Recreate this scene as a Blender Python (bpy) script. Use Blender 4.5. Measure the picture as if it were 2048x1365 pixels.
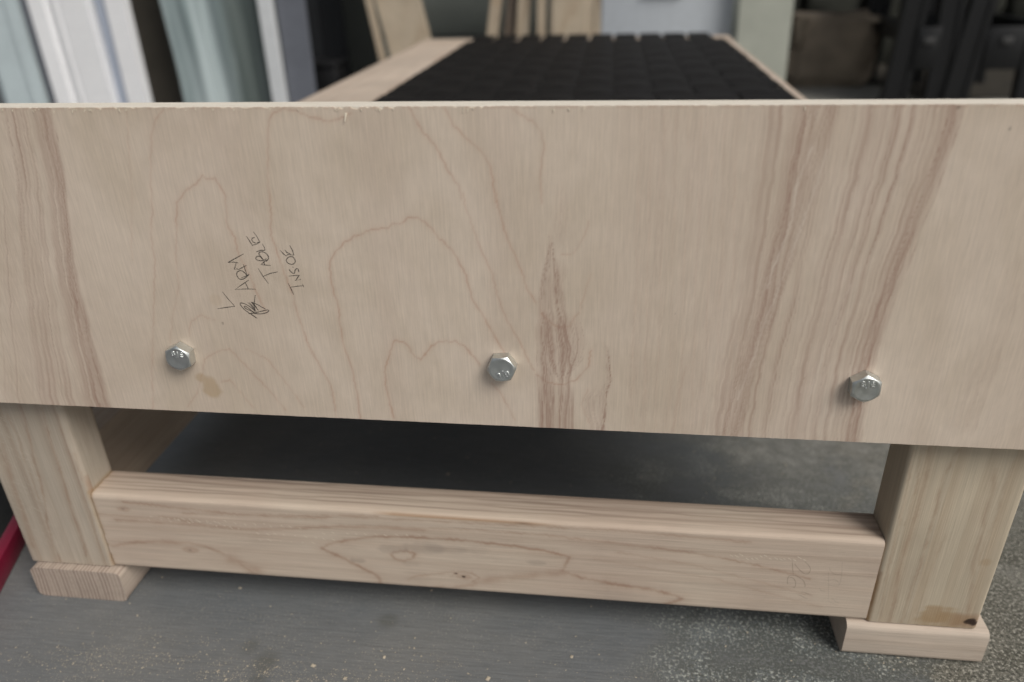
import bpy, bmesh, math, random
import numpy as np
from mathutils import Vector, Matrix

for o in list(bpy.data.objects):
    bpy.data.objects.remove(o)
scene = bpy.context.scene
COL = scene.collection
R = math.radians
rng = np.random.default_rng(7)
random.seed(7)

# ------------------------------------------------------------------ camera
YAW, PITCH, ROLL = R(7.61238), R(27.12505), R(-1.59866)
cy, sy, cp, sp, cr, sr = math.cos(YAW), math.sin(YAW), math.cos(PITCH), math.sin(PITCH), math.cos(ROLL), math.sin(ROLL)
right = Vector((cy, sy, 0)); ahead0 = Vector((-sy, cy, 0)); up0 = Vector((0, 0, 1))
ahead = cp * ahead0 - sp * up0
upv = sp * ahead0 + cp * up0
cam_r = cr * right + sr * upv
cam_u = -sr * right + cr * upv
cam_data = bpy.data.cameras.new('camera')
cam = bpy.data.objects.new('camera', cam_data); COL.objects.link(cam)
M = Matrix((cam_r, cam_u, -ahead)).transposed().to_4x4()
M.translation = Vector((0.45785, -0.50159, 0.55512))
cam.matrix_world = M
cam_data.sensor_fit = 'HORIZONTAL'; cam_data.sensor_width = 36.0
cam_data.lens = 26.785
cam_data.clip_start = 0.02; cam_data.clip_end = 200
cam_data.dof.use_dof = True
cam_data.dof.focus_distance = 0.575
cam_data.dof.aperture_fstop = 3.5
scene.camera = cam

# ------------------------------------------------------------------ sky, sun, exposure
SUN_EL, SUN_AZ = R(46), R(128)           # azimuth clockwise from +Y: behind the camera, to the right
world = bpy.data.worlds.new('World'); scene.world = world
world.use_nodes = True
wn = world.node_tree.nodes; wl = world.node_tree.links
for n in list(wn): wn.remove(n)
sky = wn.new('ShaderNodeTexSky'); sky.sky_type = 'NISHITA'; sky.sun_disc = False
sky.sun_elevation = SUN_EL; sky.sun_rotation = SUN_AZ
sky.air_density = 1.0; sky.dust_density = 4.0; sky.ozone_density = 1.0
grey = wn.new('ShaderNodeHueSaturation'); grey.inputs['Saturation'].default_value = 0.30   # an overcast sky is grey
bg = wn.new('ShaderNodeBackground'); bg.inputs['Strength'].default_value = 0.07
wo = wn.new('ShaderNodeOutputWorld')
wl.new(sky.outputs[0], grey.inputs['Color']); wl.new(grey.outputs[0], bg.inputs['Color']); wl.new(bg.outputs[0], wo.inputs['Surface'])
sd = bpy.data.lights.new('sun', 'SUN'); sd.energy = 1.75; sd.angle = R(30); sd.color = (1.0, 0.955, 0.885)
sun = bpy.data.objects.new('sun', sd); COL.objects.link(sun)
to_sun = Vector((math.sin(SUN_AZ) * math.cos(SUN_EL), math.cos(SUN_AZ) * math.cos(SUN_EL), math.sin(SUN_EL)))
sun.rotation_euler = to_sun.to_track_quat('Z', 'Y').to_euler()
scene.view_settings.view_transform = 'Standard'; scene.view_settings.look = 'None'
scene.view_settings.gamma = 1.0; scene.view_settings.exposure = 0.18
scene.cycles.max_bounces = 8

# ------------------------------------------------------------------ wood figure and handwriting, in tenths of a millimetre on the front face (x, z)
LINES=[(0.9,0.55,[(1672,4685),(1581,4586),(1528,4474),(1487,4359),(1456,4218),(1415,3999),(1361,3809),(1333,3613),(1275,3410),(1228,3200),(1154,2937),(1069,2630),(998,2325)]),(0.7,0.3,[(1402,4664),(1356,4474),(1291,4120),(1217,3870),(1156,3610)]),(1.1,0.8,[(1568,3876),(1617,4056),(1647,4075),(1677,4124),(1728,4154),(1785,4185),(1840,4238),(1873,4221),(1929,4221),(1949,4174),(1978,4103),(1970,4006),(1951,3882),(1986,3807),(1993,3680),(2047,3497),(2074,3364),(2115,3228)]),(0.7,0.5,[(1568,3876),(1508,3683),(1480,3483),(1441,3346),(1359,3147),(1295,2942)]),(1.2,0.9,[(2930,4655),(2884,4634),(2812,4607),(2744,4607),(2678,4623),(2612,4645),(2571,4672)]),(1.0,0.8,[(2571,4674),(2480,4681),(2419,4661),(2383,4618),(2340,4475),(2305,4247),(2280,4010),(2260,3824),(2276,3698),(2292,3569),(2327,3398),(2353,3235),(2392,2983),(2469,2782),(2514,2619),(2523,2387)]),(1.1,0.95,[(2724,2330),(2725,2523),(2700,2770),(2668,2993),(2657,3166),(2665,3321),(2650,3459),(2652,3567),(2670,3647),(2718,3720),(2776,3779),(2884,3838),(3001,3878),(3089,3892),(3141,3918),(3203,3925),(3230,3962),(3280,3969),(3350,3939),(3395,3897),(3451,3829),(3519,3754),(3576,3679),(3620,3589),(3640,3484),(3670,3351),(3740,3216),(3811,3064),(3860,2994),(3896,2909)]),(1.0,0.7,[(3771,2696),(3847,2577),(3928,2378)]),(1.0,0.8,[(3314,4696),(3358,4619),(3402,4531),(3468,4461),(3503,4381),(3549,4290),(3615,4187),(3636,4093)]),(0.9,0.7,[(3632,4136),(3634,4065),(3664,3969),(3705,3821),(3748,3695),(3804,3567),(3836,3436),(3869,3302),(3928,3166),(3976,3070),(4025,2943),(4087,2814)]),(1.0,0.8,[(3544,4685),(3597,4580),(3693,4482),(3780,4403),(3828,4332),(3845,4231),(3855,4074)]),(1.0,0.75,[(3844,4162),(3857,4056),(3888,3923),(3944,3788),(4000,3611),(4046,3469),(4119,3364)]),(0.9,0.6,[(3969,4693),(4017,4646),(4104,4598),(4162,4521),(4181,4434),(4161,4334),(4140,4233),(4149,4077)]),(1.2,0.95,[(3000,2345),(2979,2488),(2966,2628),(2971,2751),(3004,2873),(3036,2992),(3066,3029),(3131,3017),(3166,2960),(3200,2895),(3245,2875),(3289,2928),(3327,2988),(3395,3031),(3513,3036),(3576,2998),(3643,2913),(3698,2842)]),(0.9,0.6,[(2360,3156),(2385,2967),(2465,2760),(2508,2623),(2531,2482),(2523,2320)]),(1.3,0.9,[(4149,3284),(4179,3244),(4241,3191),(4297,3172),(4353,3195),(4401,3292)]),(0.9,0.5,[(4480,3584),(4446,3479),(4413,3319)]),(1.1,0.9,[(4100,2785),(4177,2721),(4294,2707),(4396,2754),(4483,2875),(4499,2990)]),(0.8,0.5,[(4288,3717),(4371,3733),(4428,3822),(4472,3956)]),(0.8,0.5,[(4487,2668),(4438,2545),(4493,2377)]),(0.9,0.65,[(1508,2714),(1543,2806),(1640,2870),(1758,2911),(1803,2861),(1888,2730),(1999,2583),(2130,2370)]),(0.9,0.6,[(1895,2909),(2043,2827),(2127,2680),(2276,2410)]),(0.9,0.6,[(1464,3010),(1504,3127),(1593,3186),(1699,3147)]),(0.9,0.6,[(1627,2612),(1701,2631),(1764,2526),(1851,2388)]),(0.8,0.5,[(1508,2714),(1455,2605),(1402,2493),(1299,2360)]),(0.7,0.5,[(5167,2896),(5149,2662),(5125,2350)]),(0.6,0.22,[(4763,4636),(4778,4088),(4794,3364),(4816,2356)]),(0.6,0.22,[(4836,4636),(4855,4089),(4875,3366),(4905,2361)]),(0.6,0.22,[(4908,4636),(4931,4090),(4957,3369),(4993,2365)]),(0.6,0.22,[(4980,4636),(5007,4091),(5038,3371),(5081,2370)]),(0.6,0.22,[(5052,4636),(5083,4092),(5118,3374),(5168,2375)]),(0.6,0.22,[(5124,4636),(5158,4093),(5198,3376),(5255,2380)]),(0.6,0.22,[(5195,4635),(5233,4094),(5278,3378),(5342,2385)]),(0.6,0.22,[(5266,4635),(5308,4095),(5358,3381),(5428,2389)]),(0.6,0.22,[(5337,4635),(5382,4095),(5437,3383),(5514,2394)])]
PALE_SPLITS=[(2.2,-0.9,[(5797,4437),(5759,4247),(5736,3965),(5689,3721),(5662,3521)]),(2.2,-0.6,[(5896,4421),(5839,4101),(5782,3723),(5685,3334),(5558,2639)]),(2.0,-0.5,[(6178,3553),(6109,3174),(6032,2554)])]
BANDS=[([(4206,3928),(4194,3805),(4147,3576),(4121,3364),(4099,3144),(4093,2858),(4109,2340)],[(4210,3928),(4229,3806),(4255,3681),(4292,3501),(4317,3356),(4380,3014),(4382,2870),(4348,2353)],0.62,9,3),([(4150,3297),(4155,3257),(4178,3006),(4229,2805),(4281,2719)],[(4401,3305),(4439,3238),(4478,3088),(4444,2931),(4306,2720)],0.62,11,4),([(4217,3705),(4223,3603),(4211,3473),(4217,3353)],[(4300,3707),(4315,3605),(4309,3476),(4302,3356)],0.3,4,14),([(4106,2703),(4111,2559),(4122,2325)],[(4403,2717),(4392,2573),(4401,2341)],0.5,12,5),([(4580,3092),(4604,2937),(4622,2764),(4566,2612),(4559,2365)],[(4592,3092),(4632,2938),(4660,2765),(4630,2615),(4618,2368)],0.75,4,6),([(4522,2730),(4450,2591),(4462,2500),(4507,2362)],[(4613,2734),(4553,2596),(4543,2504),(4572,2366)],0.45,5,7),([(4235,4235),(4241,4048),(4229,3768)],[(4331,4236),(4333,4050),(4300,3770)],0.22,5,8),([(5469,4709),(5472,4498),(5472,4096),(5469,3840),(5464,3478),(5438,3190),(5396,2864),(5361,2318)],[(6621,4705),(6612,4499),(6578,4158),(6537,3893),(6505,3633),(6471,3358),(6443,3030),(6457,2380)],0.6,17,9),([(6530,4705),(6518,4469),(6482,4157),(6442,3909),(6408,3684),(6364,3411),(6345,3065),(6343,2373)],[(6621,4705),(6612,4499),(6578,4158),(6537,3893),(6505,3633),(6471,3358),(6443,3030),(6457,2380)],0.62,4,10),([(5690,4708),(5648,4421),(5629,4098),(5584,3754),(5545,3386),(5502,2992),(5444,2322)],[(5938,4707),(5896,4421),(5870,4101),(5825,3759),(5761,3393),(5692,3000),(5609,2332)],0.48,8,11),([(347,4701),(295,4354),(184,3983),(52,3586),(-89,3159),(-170,2857),(-363,2239)],[(861,4699),(851,4553),(838,4415),(826,4237),(787,4053),(740,3798),(706,3600),(684,3395),(676,3140),(645,2843),(641,2580),(632,2290)],0.55,13,12),([(776,4699),(763,4553),(748,4414),(742,4236),(708,4052),(660,3797),(617,3598),(586,3392),(562,3136),(528,2838),(507,2574),(479,2282)],[(873,4699),(851,4553),(838,4415),(826,4237),(787,4053),(740,3798),(706,3600),(684,3395),(676,3140),(645,2843),(641,2580),(632,2290)],0.55,4,13),([(7062,3784),(7049,3339),(7025,2894),(7000,2411)],[(7181,3787),(7235,3345),(7219,2903),(7202,2422)],0.2,6,15),([(4759,4712),(4775,4088),(4776,3364),(4770,2284)],[(5454,4709),(5464,4096),(5451,3478),(5352,2317)],0.16,22,16)]
SPOTS=[(146.7,263.5,4.5,0.8),(154.3,254.8,8.5,1.0),(152.7,258.8,6,0.6),(174.0,331.5,5,0.3)]
SPECKS=[(175.4,312.3,1.2),(658.6,467.7,2.0),(689.7,455.4,1.4),(506.6,330.9,0.8)]
NOTE=[[(1804,3380),(1837,3323),(1877,3266),(1809,3255),(1735,3242)],[(2065,3408),(1984,3408),(1905,3401),(1969,3443),(2027,3480)],[(1993,3461),(2002,3435),(2009,3407)],[(2038,3526),(2034,3523),(2030,3518),(2024,3512),(2017,3507),(2010,3501),(2002,3495),(1993,3490),(1986,3486),(1979,3484),(1972,3482),(1966,3483),(1960,3484),(1955,3488),(1949,3494),(1945,3501),(1942,3508),(1942,3514),(1942,3521),(1944,3528),(1946,3534),(1950,3539),(1956,3543),(1962,3547),(1967,3549),(1973,3551),(1979,3551),(1984,3550),(1989,3549),(1994,3546),(1998,3543),(2002,3539),(2006,3535),(2010,3529),(2013,3523),(2016,3517),(2018,3513)],[(1970,3494),(2003,3507),(2034,3521)],[(2008,3600),(2013,3558),(2022,3515)],[(1961,3558),(1994,3574),(2031,3594)],[(1961,3558),(1954,3565),(1931,3559),(1960,3618)],[(1974,3610),(1934,3616),(1896,3612),(1959,3646),(2026,3680)],[(2113,3573),(2138,3513),(2170,3455)],[(2138,3510),(2197,3534),(2257,3549)],[(2213,3596),(2178,3598),(2140,3601),(2169,3623),(2199,3642)],[(2164,3623),(2167,3609),(2168,3597)],[(2190,3648),(2186,3646),(2181,3641),(2174,3637),(2168,3634),(2161,3632),(2153,3631),(2145,3630),(2137,3631),(2130,3632),(2124,3634),(2118,3636),(2114,3639),(2111,3642),(2110,3645),(2110,3649),(2111,3652),(2114,3656),(2118,3659),(2122,3662),(2127,3664),(2132,3664),(2136,3664),(2141,3663),(2146,3661),(2150,3658),(2153,3654),(2156,3649),(2159,3645),(2161,3641),(2163,3637),(2164,3634),(2165,3631)],[(2166,3637),(2162,3642),(2158,3650),(2153,3657),(2149,3664),(2146,3669),(2143,3673),(2141,3677),(2140,3681),(2141,3685),(2142,3688),(2145,3692),(2149,3695),(2154,3696),(2159,3698),(2165,3698),(2171,3698),(2178,3696),(2184,3693),(2191,3689),(2196,3684),(2200,3679),(2204,3673),(2206,3666),(2207,3660),(2206,3655),(2205,3649),(2202,3645),(2199,3640),(2195,3636),(2190,3632),(2186,3629),(2183,3626)],[(2123,3697),(2152,3708),(2192,3711),(2188,3736),(2178,3759)],[(2071,3813),(2089,3778),(2104,3745),(2133,3754),(2164,3770),(2149,3812),(2130,3846)],[(2132,3763),(2128,3764),(2124,3766),(2118,3768),(2114,3770),(2111,3774),(2109,3778),(2107,3783),(2107,3787),(2108,3790),(2110,3794),(2114,3798),(2117,3800),(2121,3802),(2126,3804),(2130,3804),(2133,3805)],[(2140,3764),(2152,3768),(2163,3772)],[(2320,3460),(2336,3415),(2347,3372)],[(2333,3432),(2384,3440),(2434,3445)],[(2427,3458),(2430,3446),(2434,3434)],[(2421,3494),(2377,3483),(2411,3519)],[(2381,3486),(2395,3503),(2407,3522)],[(2420,3526),(2376,3523),(2334,3517)],[(2414,3550),(2414,3554),(2414,3560),(2414,3567),(2413,3571),(2411,3574),(2408,3575),(2404,3576),(2400,3575),(2397,3573),(2393,3569),(2390,3565),(2387,3561),(2385,3557),(2384,3552),(2383,3547),(2382,3544),(2379,3542),(2377,3540),(2373,3539),(2370,3540),(2367,3541),(2363,3544),(2359,3548),(2356,3552),(2353,3556),(2349,3561),(2347,3566),(2345,3569)],[(2373,3589),(2378,3586),(2381,3584)],[(2339,3646),(2343,3651),(2348,3656),(2354,3661),(2361,3664),(2367,3666),(2375,3666),(2382,3666),(2388,3664),(2392,3660),(2396,3654),(2399,3648),(2400,3642),(2401,3637),(2401,3632),(2400,3627),(2397,3622),(2393,3618),(2388,3614),(2382,3610),(2376,3608),(2369,3608),(2362,3609),(2355,3611),(2350,3613),(2345,3616),(2341,3621),(2338,3625),(2336,3629),(2335,3634),(2335,3638),(2336,3642),(2339,3646)],[(2302,3714),(2321,3687),(2340,3671),(2353,3682),(2398,3678),(2393,3716),(2379,3750)],[(2337,3717),(2347,3699),(2365,3691),(2375,3685)],[(2030,3174),(2023,3179),(2013,3188),(2001,3197),(1991,3205),(1980,3213),(1970,3221),(1960,3229),(1951,3237),(1944,3245),(1938,3254),(1933,3262),(1929,3269),(1926,3275),(1923,3281),(1922,3286),(1923,3290),(1925,3292),(1929,3294),(1934,3295),(1940,3294),(1946,3293),(1955,3290),(1963,3286),(1971,3282),(1979,3277),(1986,3272),(1994,3266),(2001,3259),(2009,3252),(2017,3244),(2024,3236),(2029,3230)],[(2017,3224),(2009,3227),(1997,3232),(1985,3236),(1975,3241),(1968,3245),(1962,3248),(1958,3252),(1955,3255),(1952,3258),(1950,3262),(1950,3265),(1950,3267),(1952,3268),(1955,3270),(1959,3270),(1963,3269),(1968,3265),(1973,3260),(1980,3254),(1987,3247),(1997,3238),(2008,3227),(2018,3217),(2026,3209)],[(1983,3301),(2004,3277),(2021,3248),(2036,3228)],[(2010,3306),(2022,3284),(2041,3261),(2055,3238)],[(1997,3301),(2015,3272),(2033,3243)],[(2018,3302),(2037,3272),(2049,3243)],[(2009,3304),(2017,3301),(2028,3297),(2041,3292),(2051,3287),(2060,3283),(2067,3278),(2074,3273),(2082,3268),(2090,3263),(2099,3258),(2107,3254),(2112,3251)],[(2053,3362),(2034,3302),(2024,3227)],[(1971,3208),(1981,3210),(1996,3212),(2012,3215),(2027,3218),(2040,3222),(2052,3225),(2063,3229),(2075,3232),(2088,3235),(2101,3239),(2113,3242),(2122,3244),(2128,3244),(2132,3243),(2134,3241),(2134,3238),(2133,3235),(2129,3232),(2125,3228),(2119,3224),(2112,3221),(2103,3218),(2093,3215),(2083,3213),(2073,3211),(2064,3210),(2053,3210),(2043,3210),(2030,3211),(2015,3214),(2002,3216),(1993,3217)],[(1984,3214),(2011,3191),(2033,3172)]]
RAIL_LINES=[(2.6,0.9,[(2629,349),(2624,467),(2580,522),(2474,586),(2284,699),(2157,760),(2119,785)]),(2.0,0.8,[(2119,785),(2190,839),(2378,905),(2651,964),(2981,988),(3411,991),(3834,966),(4148,930),(4357,879),(4312,765),(4291,713)]),(2.6,0.75,[(4291,713),(4444,651),(4781,597),(5074,569),(5284,518),(5332,480),(5208,407)]),(6,0.45,[(3561,520),(3715,569),(3933,612),(4296,691)]),(3,0.5,[(3572,541),(3492,467),(3268,416),(3043,403),(2814,366)]),(2,0.8,[(2763,769),(2799,800),(2900,823),(2986,800),(2959,744),(2867,699),(2791,720),(2763,769)]),(1.6,0.5,[(3299,559),(3368,617),(3478,619),(3563,569),(3494,505)]),(1.6,0.5,[(2892,478),(2963,528),(3145,574),(3324,613)]),(1.6,0.6,[(623,1046),(1071,968),(1530,963),(1991,1013),(2331,1054),(2772,1083),(3524,1116),(4149,1105),(4763,1062),(5367,1020),(5889,933),(6372,816)]),(1.6,0.5,[(867,1093),(1562,1131),(2236,1169),(3104,1182),(3944,1194),(4758,1207),(5838,1165)]),(1.4,0.35,[(4767,969),(5378,887),(6400,627)]),(1.4,0.3,[(4565,870),(5591,743),(6518,499)]),(2.5,0.5,[(275,692),(535,746),(813,748),(1042,693),(1195,599),(1446,513)]),(9,0.5,[(1208,579),(1317,523),(1436,458)]),(1.5,0.4,[(18,1030),(426,999),(934,977),(1530,962)]),(1.8,0.6,[(305,1184),(563,1172),(816,1153),(1070,1141),(1383,1119),(1700,1127),(2136,1141),(2350,1177),(2691,1196)]),(2.6,0.55,[(178,964),(510,966),(902,968),(1223,959),(1478,951),(1672,971),(1929,1003),(2309,1057),(2679,1082),(3097,1077)]),(2.4,0.6,[(45,638),(238,695),(447,724),(648,729),(851,746),(1038,697),(1216,606),(1326,500),(1441,411)]),(7,0.5,[(1214,598),(1304,523),(1391,423)])]
RAIL_SMUDGES=[(276.9,83.2,14,0.35),(308.0,87.5,20,0.35),(329.7,87.6,18,0.3),(351.3,88.9,14,0.2),(243.9,66.9,9,0.5),(407.4,78.3,8,0.45),(293.1,67.0,10,0.25),(478.6,46.9,22,0.2)]
RAIL_KNOTS=[(341.4,56.4,2.4),(334.5,59.5,1.2),(28.1,110.1,2.2),(82.6,65.3,2.6)]
LEG_KNOTS=[(769.6,45.3,5.5),(774.4,44.3,4.5),(771.1,47.4,5)]
LEG_SPOTS=[(742.8,49.7,13,0.8),(755.8,45.2,16,0.6),(734.3,43.0,8,0.5),(766.4,111.5,6,0.35),(691.1,111.6,3,0.0)]
RIGHT_LEG_LINES=[(2.2,0.8,[(6907,926),(6904,731),(6911,414),(6911,355)]),(3,0.45,[(7029,2181),(7057,1882),(7048,1389),(7052,885),(7082,373)]),(2.5,0.5,[(7225,2170),(7181,1890),(7182,1551),(7189,1167),(7176,757),(7177,353)]),(4,0.4,[(7527,2007),(7561,1580),(7590,1069),(7667,579)]),(2,0.4,[(7642,2105),(7632,1731),(7632,1436),(7627,1072)]),(2,0.4,[(6911,2152),(6951,1779),(6956,1278),(6971,849),(6996,393)]),(1.5,0.4,[(6977,2178),(7000,1878),(7001,1436)]),(2,0.3,[(7317,1359),(7290,961),(7260,538)])]
LEFT_LEG_LINES=[(2,0.65,[(-362,2173),(-394,1936),(-423,1654),(-439,1400),(-477,1157),(-557,860),(-572,622),(-558,379)]),(2,0.6,[(-168,2165),(-198,1874),(-212,1571),(-226,1256),(-241,927),(-266,494)]),(1.6,0.4,[(-42,2100),(-63,1826),(-70,1425),(-78,939),(-99,442)]),(2,0.35,[(-533,2110),(-510,1893),(-521,1667),(-534,1274),(-542,987)]),(3,0.8,[(0,1430),(9,1232),(10,820),(-1,406)]),(1.6,0.4,[(-20,1697),(-30,1389)]),(5,0.4,[(-686,1827),(-714,1461),(-762,971),(-794,559)])]
RAIL_NOTE=[[(6199,990),(6210,926),(6225,857)],[(6296,999),(6302,993),(6311,985),(6321,975),(6329,966),(6336,956),(6343,945),(6349,935),(6353,924),(6355,914),(6355,904),(6353,894),(6352,885),(6349,879),(6346,873),(6342,869),(6337,866),(6331,864),(6325,864),(6319,865),(6312,867),(6305,871),(6298,876),(6291,882),(6284,889),(6276,897),(6267,907),(6259,917),(6250,927),(6242,938),(6233,949),(6226,959),(6220,966)],[(6337,716),(6338,721),(6338,729),(6338,737),(6336,746),(6333,756),(6328,768),(6322,779),(6316,789),(6310,796),(6305,801),(6298,806),(6292,811),(6283,817),(6275,823),(6265,828),(6257,833),(6248,836),(6239,839),(6231,840),(6223,840),(6216,839),(6208,837),(6202,834),(6197,830),(6193,824),(6190,817),(6189,809),(6188,802),(6188,793),(6188,785),(6189,776),(6191,767),(6192,759),(6195,751),(6197,743),(6198,738)],[(6201,808),(6204,810),(6209,813),(6214,815),(6220,815),(6226,811),(6232,806),(6239,800),(6244,792),(6249,784),(6253,774),(6256,764),(6259,754),(6260,743),(6261,732),(6260,722),(6259,714),(6256,709),(6251,707),(6246,706),(6242,705)],[(6317,659),(6346,657),(6376,645),(6396,647)],[(6291,624),(6315,621),(6347,602),(6379,589)]]
RAIL_NOTE_FAINT=[[(6590,1025),(6595,985),(6604,933)],[(6604,933),(6605,916),(6607,893),(6609,868),(6611,846),(6611,828),(6611,813),(6611,799),(6610,787),(6609,777),(6607,768),(6605,762),(6601,756),(6595,753),(6588,750),(6579,750),(6570,750),(6558,751),(6544,754),(6531,757),(6523,759)],[(6498,957),(6501,949),(6505,937),(6510,925),(6515,915),(6522,907),(6529,900),(6536,893),(6544,888),(6552,884),(6561,881),(6569,880),(6577,879),(6585,881),(6594,885),(6601,889),(6606,892)],[(6500,913),(6523,759),(6548,596)],[(6520,818),(6526,819),(6534,821),(6543,823),(6551,823),(6559,822),(6566,821),(6574,818),(6581,814),(6588,806),(6595,797),(6601,788),(6605,782)],[(6543,585),(6571,565),(6633,536)],[(6574,614),(6604,584),(6640,560)],[(6455,718),(6458,712),(6463,704),(6469,696),(6477,690),(6487,687),(6500,686),(6512,687),(6520,686)]]
PLANER_TEARS=[[(526,1039),(546,1026)],[(631,1035),(646,1025)],[(696,1029),(714,1017)],[(791,1025),(812,1010)],[(903,1037),(927,1020)],[(964,1034),(993,1014)],[(1067,1029),(1092,1011)],[(1139,1027),(1163,1011)],[(1237,1045),(1266,1025)],[(1327,1027),(1356,1007)],[(1426,1018),(1447,1004)],[(1514,1032),(1544,1011)],[(1612,1036),(1628,1025)],[(1669,1014),(1691,1000)],[(1772,1030),(1795,1015)],[(1849,1028),(1873,1012)],[(1939,1014),(1965,996)],[(757,1030),(788,1008)],[(832,1039),(861,1019)],[(916,1009),(940,993)],[(987,1020),(1016,1001)],[(1067,1007),(1081,997)],[(1148,979),(1163,969)],[(1226,986),(1242,975)],[(1278,973),(1307,953)],[(1355,965),(1370,955)],[(1523,928),(1552,908)],[(1621,922),(1652,901)],[(1692,930),(1717,914)],[(1773,925),(1794,911)],[(1887,923),(1901,913)],[(1976,921),(2007,900)],[(2071,916),(2093,901)],[(2144,909),(2168,892)],[(2231,909),(2261,889)],[(1532,848),(1559,830)],[(1620,854),(1652,833)],[(1740,846),(1753,836)],[(1835,846),(1849,837)],[(1942,847),(1956,837)],[(2036,856),(2062,838)],[(2152,972),(2179,954)],[(2239,991),(2265,974)],[(2374,991),(2396,976)],[(2457,992),(2477,979)],[(2540,995),(2565,979)],[(2634,1000),(2662,981)],[(2719,998),(2746,980)],[(2825,1011),(2853,993)],[(2921,1014),(2942,1000)],[(3033,1021),(3053,1008)],[(496,999),(517,984)],[(620,1016),(639,1003)],[(705,999),(726,984)],[(790,1020),(813,1004)],[(879,1004),(907,985)],[(979,1018),(1007,999)],[(1095,1004),(1115,990)],[(1171,1019),(1198,1000)],[(5694,1017),(5718,1003)],[(5731,1018),(5765,998)],[(5764,1037),(5798,1017)],[(5824,995),(5849,980)],[(5865,999),(5887,986)],[(5897,1006),(5926,988)],[(5932,1030),(5956,1016)],[(5963,1042),(5991,1025)],[(6011,1009),(6030,998)],[(6052,1020),(6085,1000)],[(6094,1011),(6122,995)],[(6122,1018),(6142,1005)],[(6161,1024),(6188,1008)],[(6202,1014),(6230,998)],[(6233,1046),(6266,1027)],[(6281,1024),(6305,1009)]]

# ------------------------------------------------------------------ helpers
class NT:
    """a small node-tree writer"""
    def __init__(s, name):
        s.m = bpy.data.materials.new(name); s.m.use_nodes = True
        s.t = s.m.node_tree
        for n in list(s.t.nodes): s.t.nodes.remove(n)
        s.out = s.t.nodes.new('ShaderNodeOutputMaterial')
        s.b = s.t.nodes.new('ShaderNodeBsdfPrincipled')
        s.t.links.new(s.b.outputs[0], s.out.inputs['Surface'])
        s.tc = s.t.nodes.new('ShaderNodeTexCoord')
    def put(s, sock, v):
        if isinstance(v, bpy.types.NodeSocket): s.t.links.new(v, sock)
        elif v is not None:
            if isinstance(v, (tuple, list)) and len(v) == 3 and sock.type == 'RGBA': v = (*v, 1)
            sock.default_value = v
    def math(s, op, a, b=None, c=None, clamp=False):
        n = s.t.nodes.new('ShaderNodeMath'); n.operation = op; n.use_clamp = clamp
        s.put(n.inputs[0], a); s.put(n.inputs[1], b); s.put(n.inputs[2], c)
        return n.outputs[0]
    def map(s, scale=(1, 1, 1), loc=(0, 0, 0), rot=(0, 0, 0), vec=None):
        n = s.t.nodes.new('ShaderNodeMapping'); s.put(n.inputs['Vector'], vec or s.tc.outputs['Object'])
        n.inputs['Scale'].default_value = scale; n.inputs['Location'].default_value = loc; n.inputs['Rotation'].default_value = rot
        return n.outputs[0]
    def noise(s, vec, scale=1.0, detail=3, rough=.55, dist=0):
        n = s.t.nodes.new('ShaderNodeTexNoise'); s.put(n.inputs['Vector'], vec)
        n.inputs['Scale'].default_value = scale; n.inputs['Detail'].default_value = detail
        n.inputs['Roughness'].default_value = rough; n.inputs['Distortion'].default_value = dist
        return n.outputs['Fac']
    def voro(s, vec, scale=1.0):
        n = s.t.nodes.new('ShaderNodeTexVoronoi'); s.put(n.inputs['Vector'], vec); n.inputs['Scale'].default_value = scale
        return n.outputs
    def ramp(s, fac, a, b, va=0.0, vb=1.0, smooth=True):
        n = s.t.nodes.new('ShaderNodeMapRange'); n.interpolation_type = 'SMOOTHSTEP' if smooth else 'LINEAR'
        s.put(n.inputs['Value'], fac)
        for k, v in zip(('From Min', 'From Max', 'To Min', 'To Max'), (a, b, va, vb)): n.inputs[k].default_value = v
        return n.outputs[0]
    def mix(s, f, a, b, mode='MIX'):
        n = s.t.nodes.new('ShaderNodeMix'); n.data_type = 'RGBA'; n.blend_type = mode
        s.put(n.inputs[0], f); s.put(n.inputs[6], a); s.put(n.inputs[7], b)
        return n.outputs[2]
    def sep(s, v):
        n = s.t.nodes.new('ShaderNodeSeparateXYZ'); s.put(n.inputs[0], v); return n.outputs
    def comb(s, x, y, z):
        n = s.t.nodes.new('ShaderNodeCombineXYZ'); s.put(n.inputs[0], x); s.put(n.inputs[1], y); s.put(n.inputs[2], z); return n.outputs[0]
    def attr(s, name):
        n = s.t.nodes.new('ShaderNodeAttribute'); n.attribute_name = name; return n
    def bump(s, h, strength=.2, dist=.001):
        n = s.t.nodes.new('ShaderNodeBump'); n.inputs['Strength'].default_value = strength; n.inputs['Distance'].default_value = dist
        s.put(n.inputs['Height'], h); s.t.links.new(n.outputs[0], s.b.inputs['Normal'])
    def set(s, **k):
        for a, v in k.items(): s.put(s.b.inputs[a.replace('_', ' ')], v)
        return s.m

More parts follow.
